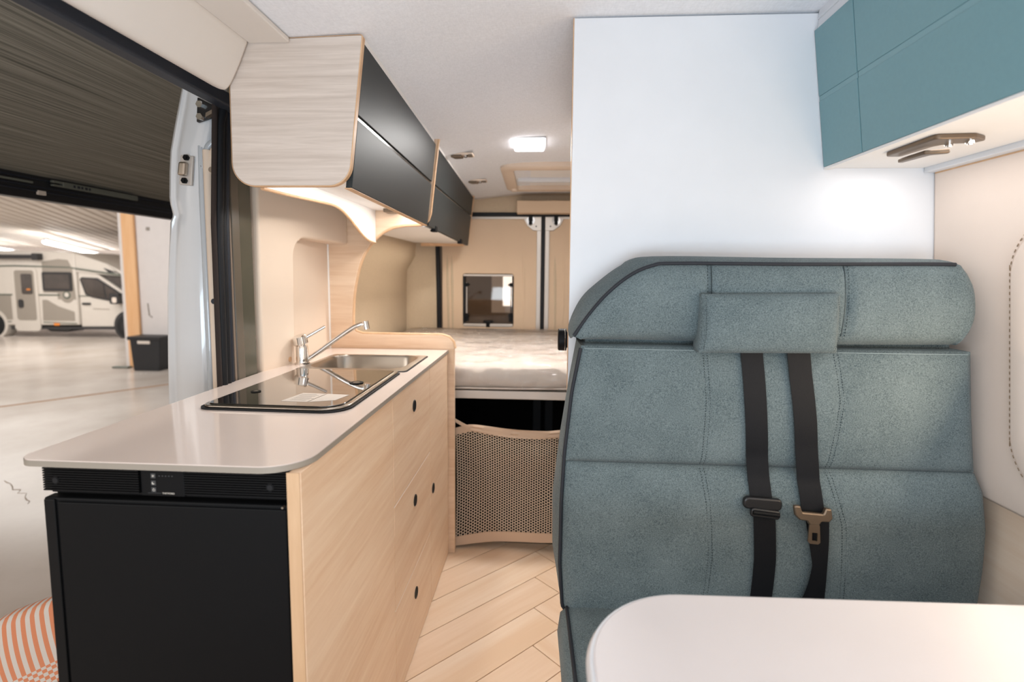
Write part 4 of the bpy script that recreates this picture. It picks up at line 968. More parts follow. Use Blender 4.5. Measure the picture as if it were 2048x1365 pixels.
Qt = spline([(0.0655, 1.066), (0.066, 1.098), (0.094, 1.160), (0.136, 1.203), (0.194, 1.246), (0.252, 1.2645), (0.56, 1.263), (0.88, 1.262), (0.915, 1.252), (0.932, 1.21), (0.938, 1.15), (0.933, 1.10), (0.91, 1.078)], 6)
N_ = 90; Pt = resample(Pt, N_); Qt = resample(Qt, N_)
Bt = [(max(0.088, min(x, 0.900)), 1.0705 + 0.002 * math.sin(8 * x)) for x, z in Pt]
R = cushion_from_curves(Pt, Qt, Bt, 1.185, 1.262, 1.345, 0.030, 12, dents=((0.362, 0.007, 0.012), (0.652, 0.007, 0.012)))
ub = rows_cap(R).build('shoulder_cushion', M['seat'], S, smooth=70, weld=0.0004)
MB().tube([(x, 1.1835, z + 0.001) for x, z in Pt[:74]], 0.0042, 8).build('piping', M['piping'], S, smooth=70)
# seams between the three shoulder sections
for xs_ in (0.358, 0.366, 0.648, 0.656):
    pts = []
    for k in range(13):
        v = k / 12; z = 1.09 + (1.243 - 1.09) * v; e = math.sin(math.pi * (z - 1.0705) / 0.176) ** 0.55 if 1.0705 < z < 1.2465 else 0
        pts.append((xs_ + 0.006 * (v - .5) ** 2, 1.185 - 0.030 * e + 0.010 * e * math.exp(-((xs_ - (0.362 if xs_ < .5 else 0.652)) / 0.007) ** 2) - 0.0005, z))
    if xs_ in (0.358, 0.656):
        st = MB(); d_ = resample(pts, 44)
        for i in range(0, 43, 2): st.tube([d_[i], d_[i + 1]], 0.0007, 4)
        st.build('stitching', M['thread'], S)
    else: MB().tube(pts, 0.0011, 5).build('seam', M['thread'], S)

# lower backrest in two tiers
LP = [(0.40, 0.060), (0.438, 0.0545), (0.534, 0.0476), (0.685, 0.0486), (0.808, 0.0545), (0.952, 0.069), (1.058, 0.088)]
LS = [(0.386, 0.056), (0.45, 0.043), (0.52, 0.0315), (0.653, 0.0295), (0.808, 0.046), (0.962, 0.068), (1.056, 0.084)]
RS = [(0.40, 0.985), (0.473, 1.004), (0.557, 1.007), (0.653, 1.006), (0.740, 0.991), (0.785, 0.968), (0.917, 0.951), (1.063, 0.936)]
RW = [(z, x - 0.002) for z, x in RS]
def stitch_x(side, z):
    if side < 0: return interp([(0.42, 0.379), (0.473, 0.383), (0.579, 0.389), (0.701, 0.381), (0.785, 0.367), (0.80, 0.371), (0.938, 0.373), (1.04, 0.364)], z)
    return interp([(0.42, 0.686), (0.475, 0.688), (0.664, 0.680), (0.783, 0.646), (0.80, 0.651), (0.945, 0.664), (1.044, 0.648)], z)
def tier_front(x, z, z0, z1, amp):
    v = min(max((z - z0) / (z1 - z0), 0.0), 1.0); xl = interp(LP, z); xr_ = interp(RS, z)
    u = min(max((x - xl) / (xr_ - xl), 0.0), 1.0)
    e = math.sin(math.pi * v) ** 0.42 * (math.sin(math.pi * u) ** 0.22 if 0 < u < 1 else 0)
    d = 0.0035 * sum(math.exp(-((x - stitch_x(s_, z)) / 0.008) ** 2) for s_ in (-1, 1))
    return 1.190 - amp * e + d * e
def tier(z0, z1, amp, nu=70, nv=26):
    R = []
    for j in range(nv + 1):
        z = z0 + (z1 - z0) * j / nv; xl = interp(LP, z); xr_ = interp(RS, z); xs = interp(LS, z)
        row = [(xs + 0.002, 1.345, z), (xs, 1.30, z), ((xs * 2 + xl) / 3, 1.235, z)]
        for i in range(nu + 1):
            x = xl + (xr_ - xl) * i / nu; row.append((x, tier_front(x, z, z0, z1, amp), z))
        row += [(xr_ + 0.001, 1.24, z), (xr_ - 0.004, 1.345, z)]
        R.append(row)
    bot_ = [(p[0], 1.345, p[2]) for p in R[0]]; top_ = [(p[0], 1.345, p[2]) for p in R[-1]]
    return MB().rows([bot_] + R + [top_])
t1 = (0.785, 1.058, 0.020); t2 = (0.400, 0.783, 0.034)
for z0, z1, a in (t1, t2): tier(z0, z1, a).build('backrest_cushion', M['seat'], S, smooth=70, weld=0.0002)
pz = [0.425 + (1.052 - 0.425) * k / 40 for k in range(41)]
pts = [(interp(LP, z) - 0.001, 1.1885 - (0.006 * math.sin(math.pi * (z - .40) / .383) if z < .783 else 0), z) for z in pz]
pts = [(0.066, 1.192, 0.408)] + pts
MB().tube(spline(pts, 2), 0.0042, 8).build('piping', M['piping'], S, smooth=70)
for sd in (-1, 1):
    for dx in (-0.0045, 0.0045):
        for z0, z1, a in (t1, t2):
            pts = [(stitch_x(sd, z) + dx, tier_front(stitch_x(sd, z) + dx, z, z0, z1, a) - 0.0006, z) for z in [z0 + 0.004 + (z1 - z0 - 0.008) * k / 60 for k in range(61)]]
            d_ = resample(pts, 2 * int((z1 - z0) / 0.0062) + 2); st = MB()
            for i in range(0, len(d_) - 1, 2): st.tube([d_[i], d_[i + 1]], 0.00075, 4)
            st.build('stitching', M['thread'], S)
st = MB(); d_ = resample([(x, 1.189 - 0.004, 1.0545) for x in (0.10, 0.5, 0.93)], 240)
st.tube([(x, tier_front(x, 1.052, *t1) - 0.0006, 1.052) for x in [0.095 + 0.835 * k / 60 for k in range(61)]], 0.0007, 4); st.build('top_seam', M['thread_light'], S)
# back support between shoulder cushion and tiers
MB().box(0.10, 0.925, 1.235, 1.345, 1.05, 1.082).build('neck', M['seat'], S)

# headrest
def rbox(x0, x1, y0, y1, z0, z1, r, bulge, nu=26, nv=18, tilt=0.0):
    m_ = MB(); R = []
    for j in range(nv + 1):
        v = j / nv; row = []
        for i in range(nu + 1):
            u = i / nu
            ex = max(0.0, math.sin(math.pi * u)) ** 0.35; ez = max(0.0, math.sin(math.pi * v)) ** 0.5
            x = x0 + (x1 - x0) * u; z = z0 + (z1 - z0) * v + 0.004 * (u - .5)
            row.append((x, y0 + r - (r + bulge) * ex * ez + tilt * v, z))
        row = [(row[0][0] + 0.004, y1, row[0][2] + (0.006 if v < .1 else -0.006 if v > .9 else 0))] + row + [(row[-1][0] - 0.004, y1, row[-1][2] + (0.006 if v < .1 else -0.006 if v > .9 else 0))]
        R.append(row)
    b0 = [(p[0], y1, p[2]) for p in R[0]]; b1 = [(p[0], y1, p[2]) for p in R[-1]]
    return m_.rows([b0] + R + [b1])
HR = rbox(0.338, 0.626, 1.118, 1.200, 1.055, 1.182, 0.022, 0.004).build('headrest', M['seat'], S, smooth=70, weld=0.0002)
for xx in (0.3455, 0.6185):
    st = MB(); d_ = resample([(xx, 1.134, 1.062), (xx + 0.001, 1.122, 1.09), (xx, 1.122, 1.14), (xx, 1.134, 1.177)], 50)
    for i in range(0, 49, 2): st.tube([d_[i], d_[i + 1]], 0.0006, 4)
    st.build('stitching', M['thread'], HR)
# seat cushion and box
def sc_row(y):
    w0 = interp([(0.60, 0.080), (0.945, 0.074), (1.19, 0.066)], y)
    return [(w0 + 0.01, y, 0.30), (w0 - 0.016, y, 0.315), (w0 - 0.022, y, 0.36), (w0 - 0.016, y, 0.41), (w0, y, 0.425)] + [(w0 + (0.985 - w0) * k / 20, y, 0.425 + 0.012 * math.sin(math.pi * k / 20) ** 0.5) for k in range(1, 20)] + [(0.985, y, 0.425), (0.992, y, 0.36), (0.98, y, 0.30)]
R = [sc_row(0.60 + 0.585 * k / 24) for k in range(25)]
R = [[(p[0], 0.60, 0.36) for p in R[0]]] + R + [[(p[0], 1.19, 0.36) for p in R[-1]]]
MB().rows(R).build('seat_cushion', M['seat'], S, smooth=60)
MB().tube([(interp([(0.60, 0.080), (0.945, 0.074), (1.19, 0.066)], y) - 0.001, y, 0.426) for y in [0.61 + 0.57 * k / 12 for k in range(13)]], 0.0042, 8).build('piping', M['piping'], S, smooth=60)
MB().box(0.085, 0.98, 0.66, 1.34, 0.0, 0.302).build('seat_box', M['white'], S, bevel=0.004)

# belts
def ribbon(path, wdt, th=0.0014):
    """flat strap: path of (x, y, z, twist angle about the vertical)."""
    R = []
    for x, y, z, a, *w_ in path:
        hw_ = (w_[0] if w_ else wdt) / 2; c_, s_ = math.cos(a) * hw_, math.sin(a) * hw_; n_ = (-math.sin(a) * th, math.cos(a) * th)
        prof_ = []
        for k in range(9):
            t = -1 + 2 * k / 8; prof_.append((x + c_ * t, y + s_ * t, z))
        back = [(p[0] + n_[0], p[1] + n_[1], p[2]) for p in prof_[::-1]]
        R.append(prof_ + back + [prof_[0]])
    return MB().rows(R)
def strap_y(x, z):
    for z0, z1, a in (t1, t2):
        if z0 <= z <= z1: return tier_front(x, z, z0, z1, a) - 0.006
    return 1.176
def belt(xtab, wtab, name, label):
    B_ = thing(name, (interp(xtab, 0.44), 1.15, 0.43), label, 'seat belt', 'lap belts hanging down the bench backrest')
    return B_
zs_ = [0.432 + (1.075 - 0.432) * k / 60 for k in range(61)]
XL = [(0.432, 0.502), (0.484, 0.505), (0.58, 0.507), (0.68, 0.502), (0.732, 0.4935), (0.90, 0.477), (1.044, 0.463), (1.08, 0.460)]
B1 = belt(XL, None, 'seat_belt', 'black webbing belt with sliding buckle, left of the two on the bench')
def smooth_y(xt):
    ys = [strap_y(interp(xt, z), z) for z in zs_]
    out = []
    for i in range(len(ys)):
        w_ = ys[max(0, i - 5):i + 6]; out.append(min(sum(w_) / len(w_), ys[i]) - 0.001)
    return out
yb = smooth_y(XL)
ribbon([(interp(XL, z), min(y, 1.172), z, 0.0) for z, y in zip(zs_, yb)], 0.048).build('webbing', M['belt'], B1, smooth=50)
y_ = strap_y(0.5, 0.71) - 0.003
def rotz_xz(pts, cx, cz, a): return [(cx + (x - cx) * math.cos(a) - (z - cz) * math.sin(a), cz + (x - cx) * math.sin(a) + (z - cz) * math.cos(a)) for x, z in pts]
MB().prism(rotz_xz(rr(0.452, 0.700, 0.536, 0.727, 0.010, 5), 0.494, 0.71, -0.05), 'y', y_ - 0.009, y_ + 0.004).build('slider_frame', M['buckle'], B1, smooth=35, bevel=0.004, seg=3)
MB().prism(rotz_xz(rr(0.466, 0.684, 0.530, 0.704, 0.006, 4), 0.498, 0.694, -0.10), 'y', y_ - 0.016, y_ - 0.006).build('slider_bar', M['buckle'], B1, smooth=35, bevel=0.003, seg=3)
bt = MB(); bt.cyl((0.470, y_ - 0.017, 0.6985), (0.527, y_ - 0.017, 0.693), 0.0045, 10); bt.build('slider_grip', M['black'], B1, smooth=40)
XR = [(0.69, 0.6075), (0.732, 0.602), (0.90, 0.582), (1.044, 0.561), (1.08, 0.556)]
B2 = belt([(0.43, 0.617), (0.6, 0.617)], None, 'seat_belt', 'black webbing belt with metal buckle tongue, right of the two on the bench')
zr = [z for z in zs_ if z >= 0.688]; yr_ = smooth_y(XR)
ribbon([(interp(XR, z), min(strap_y(0.6, z), 1.168) - 0.0035, z, 0.0) for z in zr], 0.049).build('webbing', M['belt'], B2, smooth=50)
lowz = [0.432 + (0.69 - 0.432) * k / 30 for k in range(31)]
XW = [(0.432, 0.616, 0.056), (0.484, 0.6165, 0.053), (0.535, 0.6215, 0.040), (0.577, 0.6235, 0.033), (0.635, 0.6185, 0.043), (0.69, 0.613, 0.050)]
path = []
for z in lowz:
    w_ = interp([(a, c_) for a, b_, c_ in XW], z)
    path.append((interp([(a, b_) for a, b_, c_ in XW], z), strap_y(0.62, z) - 0.006 - 0.006 * (1 - w_ / 0.056), z, 0.10 * math.sin((z - 0.43) * 16), w_))
ribbon(path, 0.056).build('webbing', M['belt'], B2, smooth=50)
y_ = strap_y(0.6, 0.70) - 0.014
dxb = -0.011
cl_ = rpoly([(0.566, 0.716), (0.580, 0.716), (0.585, 0.702), (0.630, 0.699), (0.634, 0.712), (0.646, 0.711), (0.650, 0.690), (0.644, 0.681), (0.627, 0.681), (0.622, 0.672), (0.602, 0.673), (0.596, 0.682), (0.580, 0.684), (0.570, 0.694)], 0.003, 3)
sh_ = lambda p: (p[0] + dxb, p[1], p[2] + 0.002)
MB().prism(cl_, 'y', y_ - 0.010, y_ + 0.001).build('buckle_head', M['bronze'], B2, smooth=35, bevel=0.003, seg=2, fn=sh_)
MB().slab(rpoly([(0.601, 0.675), (0.623, 0.674), (0.6265, 0.634), (0.622, 0.630), (0.605, 0.631), (0.600, 0.635)], 0.002, 2), [rpoly([(0.6075, 0.657), (0.6195, 0.656), (0.620, 0.637), (0.6085, 0.638)], 0.001, 2)], 'y', y_ - 0.010, y_ - 0.006).build('tongue', M['bronze'], B2, bevel=0.0008, fn=sh_)

# ------------------------------------------------------------------ table
TB = thing('dining_table', (0.55, 0.5, 0.0), 'white dining table top with rounded corner in front of the bench', 'table')
tout = rpoly([(0.072, 0.12), (0.98, 0.12), (0.98, 0.806), (0.072, 0.786)], [0.12, 0.02, 0.02, 0.155], 14)
MB().prism(tout, 'z', 0.694, 0.720).build('table_top', M['table'], TB, smooth=35, bevel=0.003, seg=3)
MB().tube([(x, y, 0.707) for x, y in rpoly([(0.0725, 0.1205), (0.9795, 0.1205), (0.9795, 0.8055), (0.0725, 0.7855)], [0.12, 0.02, 0.02, 0.155], 14)], 0.0105, 6, closed=True).build('edge_band', M['white'], TB, smooth=60)
MB().tube([(0.52, 0.42, 0.0), (0.52, 0.42, 0.02), (0.52, 0.42, 0.02), (0.52, 0.42, 0.694)], [0.13, 0.12, 0.03, 0.03], 24).build('leg', M['alu'], TB, smooth=40)

# ------------------------------------------------------------------ outside: camping chair with towel by the door
CH = thing('folding_chair', (-1.26, 1.18, -0.8), 'black folding chair standing outside the sliding door under the striped cloth', 'chair')
def ridge(x): return interp([(-1.56, 0.20), (-1.44, 0.29), (-1.296, 0.372), (-1.158, 0.428), (-1.05, 0.452), (-0.94, 0.455)], x)
bp_ = [(-1.54, 0.0), (-0.955, 0.0)] + [(x, ridge(x) - 0.006) for x in (-0.955, -1.05, -1.158, -1.296, -1.44, -1.54)]
MB().prism(bp_, 'y', 1.112, 1.150).build('backrest', M['chair_black'], CH, bevel=0.008)
MB().box(-1.52, -0.98, 0.72, 1.14, -0.40, -0.35).build('seat', M['chair_black'], CH, bevel=0.01)
for x in (-1.51, -0.985):
    for (ya, yb_) in ((0.72, 1.18), (1.18, 0.74)):
        MB().cyl((x, ya, -0.8), (x, yb_, -0.36), 0.013, 10).build('leg', M['rail_black'], CH, smooth=50)
    MB().cyl((x, 1.131, -0.38), (x, 1.131, 0.03), 0.013, 10).build('back_post', M['rail_black'], CH, smooth=50)
tw = MB(); nu_, nv_ = 60, 44
def tw_pt(u, v):
    x = -1.53 + 0.565 * u; rz = ridge(x); front = 0.70
    if v < front:
        t = 1 - v / front; d = 0.165 * t
        fl = 0.010 * math.sin(9 * u + 1.2) * t
        y = 1.108 - 0.004 - 0.012 * t - 0.016 * t * (1 - u) + fl * 0.8; z = rz + 0.003 - d * (1.0 + 0.15 * (1 - u))
        if v / front > 0.93: y += (v / front - 0.93) / 0.07 * 0.006
        return (x + 0.10 * t * t * (1 - u) + 0.010 * t, y, z)
    t = (v - front) / (1 - front)
    y = 1.110 + 0.048 * min(1, t * 2.5); z = rz + 0.004 + 0.005 * math.sin(math.pi * min(1, t * 2.5)) - max(0, t - 0.4) * 0.12
    return (x, y, z)
tw.grid(tw_pt, nu_, nv_)
to = tw.build('towel', M['towel'], None, smooth=80); tag(to, 'orange and white striped cloth with checked hem draped over the black chair', 'towel')
uvl = to.data.uv_layers.new(name='UVMap')
vuv = [(i / nu_, j / nv_) for j in range(nv_ + 1) for i in range(nu_ + 1)]
for lp in to.data.loops: uvl.data[lp.index].uv = vuv[lp.vertex_index]
sdm = to.modifiers.new('solid', 'SOLIDIFY'); sdm.thickness = 0.002

# awning beside the van
AW = thing('awning', (-2.4, 2.2, 1.55), 'extended awning with streaked dark cloth and black lead rail outside the sliding door', 'awning')
AX = -2.40
MB().add([(AX + 0.03, -0.2, 1.665), (-1.06, -0.2, 2.12), (-1.06, 4.5, 2.10), (AX + 0.03, 4.5, 1.655), (AX + 0.03, -0.2, 1.669), (-1.06, -0.2, 2.124), (-1.06, 4.5, 2.104), (AX + 0.03, 4.5, 1.659)], [(0, 1, 2, 3), (4, 7, 6, 5), (0, 4, 5, 1), (1, 5, 6, 2), (2, 6, 7, 3), (3, 7, 4, 0)]).build('cloth', M['awning'], AW)
MB().prism(rpoly([(AX - 0.05, 1.552), (AX + 0.015, 1.552), (AX + 0.03, 1.60), (AX + 0.03, 1.667), (AX - 0.05, 1.667)], 0.008, 3), 'y', -0.2, 4.5).build('lead_rail', M['awning_rail'], AW, smooth=40)
for z in (1.585, 1.605, 1.640): MB().box(AX + 0.02, AX + 0.036, -0.2, 4.5, z, z + 0.006).build('rail_ridge', M['rail_black'], AW, bevel=0.002)
lg = MB(); lg.box(AX + 0.034, AX + 0.056, 2.45, 2.92, 1.622, 1.650); lg.box(AX + 0.036, AX + 0.054, 2.40, 2.46, 1.638, 1.650); lg.box(AX + 0.036, AX + 0.054, 2.40, 2.46, 1.622, 1.632)
lgo = lg.build('support_leg', M['awning_leg'], AW, bevel=0.003)
MB().box(AX + 0.03, AX + 0.045, 1.2, 2.31, 1.618, 1.628).build('support_leg', M['awning_leg'], AW, bevel=0.002)
pm = MB()
for k in range(5): pm.box(AX + 0.0562, AX + 0.0566, 2.505 + 0.022 * k, 2.516 + 0.022 * k + 0.004 * (k % 2), 1.630, 1.642)
pm.build('leg_print', M['rail_black'], lgo)
MB().box(AX + 0.028, AX + 0.040, 2.335, 2.375, 1.572, 1.592).build('clip', M['label'], AW, bevel=0.002)

# ------------------------------------------------------------------ hall
def hall_z(y): return 3.47 - 0.063 * y
hd = Vector((-2.7, 5.7)).normalized(); hn = Vector((hd.y, -hd.x))
mR = []; nrib = 120
rows_ = []
for sgn in (-2.0, 27.0):
    row = []
    for k in range(nrib):
        c0 = -13 + 0.30 * k
        for off_, dz in ((0.0, 0.0), (0.10, 0.0), (0.13, 0.07), (0.22, 0.07), (0.25, 0.0)):
            p = hn * (c0 + off_) * -1 + hd * sgn; row.append((p.x - 2.0, p.y, hall_z(p.y) + dz))
    rows_.append(row)
hc = MB().rows(rows_).build('ceiling_hall', M['hall_sheet']); struct(hc, 'corrugated white sheet ceiling of the hall above the motorhome', 'ceiling')
hw = MB().box(-50, -3, 23.0, 23.2, -0.8, 2.6).build('wall_hall', M['wall_white']); struct(hw, 'white far wall of the hall behind the motorhome', 'wall')
def tube_light(p0, p1, label):
    z0, z1 = hall_z(p0[1]) - 0.32, hall_z(p1[1]) - 0.32
    t = thing('tube_light', ((p0[0] + p1[0]) / 2, (p0[1] + p1[1]) / 2, (z0 + z1) / 2), label, 'lamp', 'tube lights on the hall ceiling')
    MB().cyl((p0[0], p0[1], z0), (p1[0], p1[1], z1), 0.055, 10).build('tube', M['tube'], t, smooth=60)
    MB().cyl((p0[0], p0[1], z0 + 0.07), (p1[0], p1[1], z1 + 0.07), 0.05, 4).build('housing', M['white'], t)
tube_light((-16.2, 16.1), (-18.9, 21.8), 'bright tube lamp above the cab of the motorhome')
tube_light((-19.9, 17.2), (-21.2, 20.2), 'bright tube lamp above the entrance door of the motorhome')
la_ = area('hall_tubes', (-13.5, 11.5, 2.6), (0, 0, 0), 7, 4, 330.0, (1.0, 0.97, 0.93))

# partition wall, timber post, crate
pw = MB().box(-8.70, -5.5, 10.36, 10.50, -0.8, 2.70).build('wall_partition', M['wall_white']); struct(pw, 'white partition wall to the right of the timber post', 'wall')
MB().box(-8.18, -8.11, 10.345, 10.36, 2.05, 2.12).build('socket', M['print_grey'], pw)
MB().tube([(-8.24, 10.352, 0.55), (-8.22, 10.352, 0.30), (-8.16, 10.352, 0.26)], 0.012, 6).build('cable', M['print_grey'], pw)
ps = MB().box(-8.665, -8.40, 10.28, 10.345, -0.8, 2.60).build('timber_post', M['post'], bevel=0.01); tag(ps, 'bare timber post at the end of the white partition wall', 'post')
tr = MB().box(-8.74, -8.667, 10.30, 10.345, -0.8, 2.60).build('trim_7', M['wall_white']); struct(tr, 'white board on the left flank of the timber post', 'trim')
MB().box(-8.95, -8.60, 10.15, 10.28, -0.80, -0.765).build('post_foot', M['awning_leg'], ps, bevel=0.008)
CR = thing('crate', (-8.05, 10.2, -0.8), 'black plastic crate with white label on the floor beside the timber post', 'crate')
MB().prism([(-8.31, -0.80), (-7.76, -0.80), (-7.72, -0.12), (-8.36, -0.12)], 'y', 9.95, 10.32).build('body', M['crate'], CR, bevel=0.02)
MB().box(-8.39, -7.69, 9.92, 10.335, -0.17, -0.10).build('rim', M['crate'], CR, bevel=0.012)
MB().box(-8.18, -7.92, 9.935, 9.95, -0.245, -0.185).build('paper_label', M['label'], CR)

# motorhome at the far side of the hall
CA = thing('motorhome', (-15.5, 15.9, -0.8), 'white and grey motorhome parked across the hall', 'motorhome')
Y0 = 14.8
def px(poly, y0, y1, name, mt, par=CA, bev=0.0, sm=35): return MB().prism(poly, 'y', y0, y1).build(name, mt, par, smooth=sm, bevel=bev)
body = rpoly([(-19.2, -0.50), (-13.98, -0.42), (-13.98, 1.74), (-14.7, 1.80), (-19.2, 1.84)], [0.05, 0.0, 0.0, 0.3, 0.05])
px(body, Y0, Y0 + 2.2, 'living_body', M['camper_white'], bev=0.03)
cab = [(-13.98, -0.50), (-12.0, -0.46), (-11.75, -0.25), (-11.75, 0.42), (-12.6, 0.58), (-13.45, 1.18), (-13.98, 1.20)]
px(cab, Y0 + 0.06, Y0 + 2.14, 'cab_body', M['camper_white'], bev=0.04)
px(rpoly([(-13.98, 1.18), (-12.55, 1.05), (-12.45, 1.15), (-13.0, 1.42), (-13.75, 1.66), (-13.98, 1.72)], [0, 0.05, 0.1, 0.3, 0.2, 0]), Y0 + 0.03, Y0 + 2.17, 'roof_nose', M['camper_white'], bev=0.03)
px([(-13.1, 1.30), (-12.7, 1.17), (-12.95, 1.17)], Y0 - 0.0, Y0 + 0.04, 'nose_decal', M['camper_dark'])
E_ = Y0 - 0.006
px([(-19.0, 0.50), (-16.10, 0.50), (-16.10, -0.28), (-19.0, -0.30)], E_, Y0 + .01, 'grey_panel', M['camper_grey'])
px([(-15.10, 0.33), (-14.95, 0.33), (-14.6, 0.14), (-14.10, -0.02), (-14.10, -0.30), (-15.12, -0.30)], E_, Y0 + .01, 'grey_panel', M['camper_grey'])
px([(-15.03, 1.48), (-14.5, 1.56), (-14.2, 1.53), (-14.08, 1.28), (-14.02, 0.35), (-14.6, 0.35), (-14.6, 0.55), (-15.05, 0.55)], E_, Y0 + .01, 'grey_panel', M['camper_grey'])
px([(-19.0, 1.28), (-15.9, 1.37), (-14.15, 1.33), (-14.15, 1.29), (-15.9, 1.325), (-19.0, 1.24)], E_ - .004, Y0 + .01, 'stripe', M['camper_stripe'])
px([(-14.13, 1.32), (-12.45, 1.10), (-12.45, 1.05), (-14.13, 1.28)], E_ - .004, Y0 + .05, 'stripe', M['camper_stripe'])
px([(-19.0, 0.495), (-14.45, 0.50), (-14.45, 0.455), (-19.0, 0.45)], E_ - .003, Y0 + .01, 'stripe', M['camper_stripe'])
px([(-14.0, 0.47), (-13.55, 0.47), (-13.55, 0.44), (-14.0, 0.44)], Y0 + .05, Y0 + .07, 'stripe', M['camper_stripe'])
px([(-15.12, -0.335), (-14.05, -0.36), (-14.05, -0.39), (-15.12, -0.365)], E_, Y0 + .01, 'stripe', M['camper_stripe'])
for a, b_ in ((-16.4, -16.15),): px([(a, -0.33), (b_, -0.33), (b_, -0.36), (a, -0.36)], E_, Y0 + .01, 'stripe', M['camper_stripe'])
ring = MB().cyl((-14.3, E_ - 0.004, 0.47), (-14.3, Y0 + 0.01, 0.47), 0.22, 28).build('badge_disc', M['camper_grey'], CA)
MB().cyl((-14.3, E_ - 0.010, 0.48), (-14.3, Y0, 0.48), 0.12, 24).build('badge', M['camper_stripe'], CA)
MB().cyl((-14.3, E_ - 0.014, 0.49), (-14.3, Y0, 0.49), 0.07, 20).build('badge', M['camper_white'], CA)
dr = MB().slab(rr(-16.02, -0.62, -15.20, 1.30, 0.12, 5), [rr(-15.93, -0.30, -15.29, 1.21, 0.08, 5)], 'y', E_ - 0.02, Y0 + 0.01).build('door_frame', M['camper_white'], CA)
px(rr(-15.93, -0.30, -15.29, 1.21, 0.08, 5), E_ - 0.004, Y0 + 0.01, 'entrance_door', M['camper_grey'])
px(rr(-15.72, 0.50, -15.38, 1.11, 0.05, 4), E_ - 0.018, Y0 + 0.01, 'window', M['camper_glass'])
px(rr(-15.56, 0.62, -15.44, 0.66, 0.01, 2), E_ - 0.021, E_ - 0.015, 'painted_reflection', M['amber'])  # orange reflection painted onto the door window
px(rr(-15.86, 0.08, -15.70, 0.34, 0.07, 5), E_ - 0.025, Y0, 'door_handle', M['camper_dark'])
px(rr(-15.04, 0.60, -14.10, 1.17, 0.05, 4), E_ - 0.02, Y0 + 0.01, 'window_frame', M['camper_dark'])
px(rr(-14.97, 0.67, -14.17, 1.10, 0.04, 4), E_ - 0.026, Y0, 'window', M['camper_glass'])
dw = [(-13.90, 0.96), (-13.84, 1.02), (-13.35, 1.0), (-12.55, 0.50), (-12.60, 0.30), (-12.9, 0.30), (-13.55, 0.42), (-13.75, 0.50)]
px(dw, Y0 + 0.03, Y0 + 0.07, 'side_window', M['camper_dark'])
px([(-13.85, 0.95), (-13.80, 0.98), (-13.37, 0.96), (-13.17, 0.83), (-13.13, 0.40), (-13.53, 0.45), (-13.70, 0.54)], Y0 + 0.024, Y0 + 0.06, 'side_pane', M['camper_glass'])
px([(-13.12, 0.80), (-12.68, 0.53), (-12.68, 0.34), (-13.07, 0.39)], Y0 + 0.024, Y0 + 0.06, 'side_pane', M['camper_glass'])
px([(-13.30, 1.05), (-13.22, 1.05), (-12.40, 0.50), (-12.48, 0.46)], Y0 + 0.02, Y0 + 0.08, 'pillar', M['camper_white'])
px([(-13.2, 1.08), (-12.46, 1.02), (-12.46, 0.60)], Y0 + 0.1, Y0 + 2.0, 'windscreen', M['camper_glass'])
px(rr(-12.78, 0.24, -12.50, 0.56, 0.05, 4), Y0 - 0.22, Y0 + 0.05, 'mirror', M['camper_dark'])
px(rr(-12.70, 0.28, -12.56, 0.44, 0.04, 4), Y0 - 0.23, Y0 - 0.2, 'mirror_lamp', M['label'])
px(rr(-13.88, 0.19, -13.62, 0.255, 0.02, 3), Y0 + 0.03, Y0 + 0.07, 'handle', M['camper_dark'])
px([(-13.55, 0.085), (-13.05, 0.075), (-13.05, 0.055), (-13.55, 0.065)], Y0 + 0.05, Y0 + 0.07, 'door_print', M['print_grey'])
px(rr(-14.78, -0.44, -14.60, -0.37, 0.02, 3), E_ - 0.01, Y0, 'marker_lamp', M['amber'])
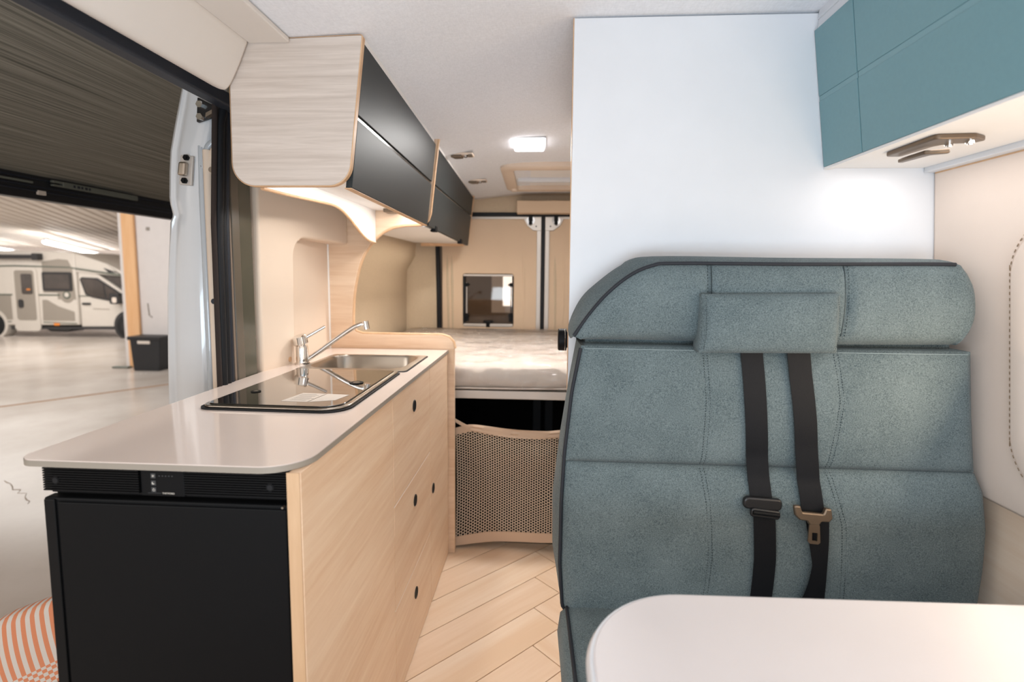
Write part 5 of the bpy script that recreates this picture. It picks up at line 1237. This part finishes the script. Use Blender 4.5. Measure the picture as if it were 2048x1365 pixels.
px(rr(-19.0, 1.56, -15.10, 1.68, 0.03, 3), Y0 - 0.16, Y0, 'awning_box', M['camper_dark'])
px(rr(-15.16, 1.52, -14.98, 1.72, 0.03, 3), Y0 - 0.18, Y0, 'awning_cap', M['camper_dark'])
px([(-16.2, -0.50), (-12.9, -0.46), (-12.9, -0.54), (-16.2, -0.58)], Y0 + 0.02, Y0 + 2.0, 'sill', M['camper_dark'])
px([(-15.3, -0.56), (-14.4, -0.56), (-14.6, -0.66), (-15.1, -0.66)], Y0 + 0.2, Y0 + 1.2, 'underbody_tank', M['camper_dark'])
for x, r in ((-16.72, 0.36), (-12.42, 0.36)):
    arch = MB().cyl((x, Y0 - 0.012, -0.42), (x, Y0 + 0.3, -0.42), 0.45 if x > -14 else 0.46, 28)
    arch.build('wheel_arch', M['camper_dark'] if x > -14 else M['camper_white'], CA, smooth=40)
    w_ = MB().tube([(x, Y0 - 0.03, -0.44), (x, Y0 - 0.02, -0.44), (x, Y0 + 0.22, -0.44)], [r - 0.04, r, r], 28).build('wheel', M['tyre'], CA, smooth=40)
    MB().cyl((x, Y0 - 0.045, -0.44), (x, Y0, -0.44), 0.2, 20).build('hub', M['crate'], w_, smooth=40)

# yard wall with a window seen through the rear door pane
rw = MB().slab([(-4.0, -0.8), (3.0, -0.8), (3.0, 3.0), (-4.0, 3.0)], [[(-0.70, 0.70), (-0.12, 0.70), (-0.12, 1.55), (-0.70, 1.55)]], 'y', 7.0, 7.5).build('wall_outside', M['dark_plaster']); struct(rw, 'dark rough wall seen through the rear door window', 'wall')
rwn = thing('window_2', (-0.4, 7.1, 0.70), 'bright white framed window in the dark wall behind the van', 'window'); rwn['kind'] = 'structure'
rv = MB().slab([(-0.70, 0.70), (-0.12, 0.70), (-0.12, 1.55), (-0.70, 1.55)], [[(-0.55, 0.79), (-0.20, 0.79), (-0.20, 1.46), (-0.55, 1.46)]], 'y', 6.98, 7.06); rv.build('window_frame', M['white'], rwn)
MB().box(-0.55, -0.20, 7.06, 7.07, 0.79, 1.46).build('pane', M['day_pane'], rwn)
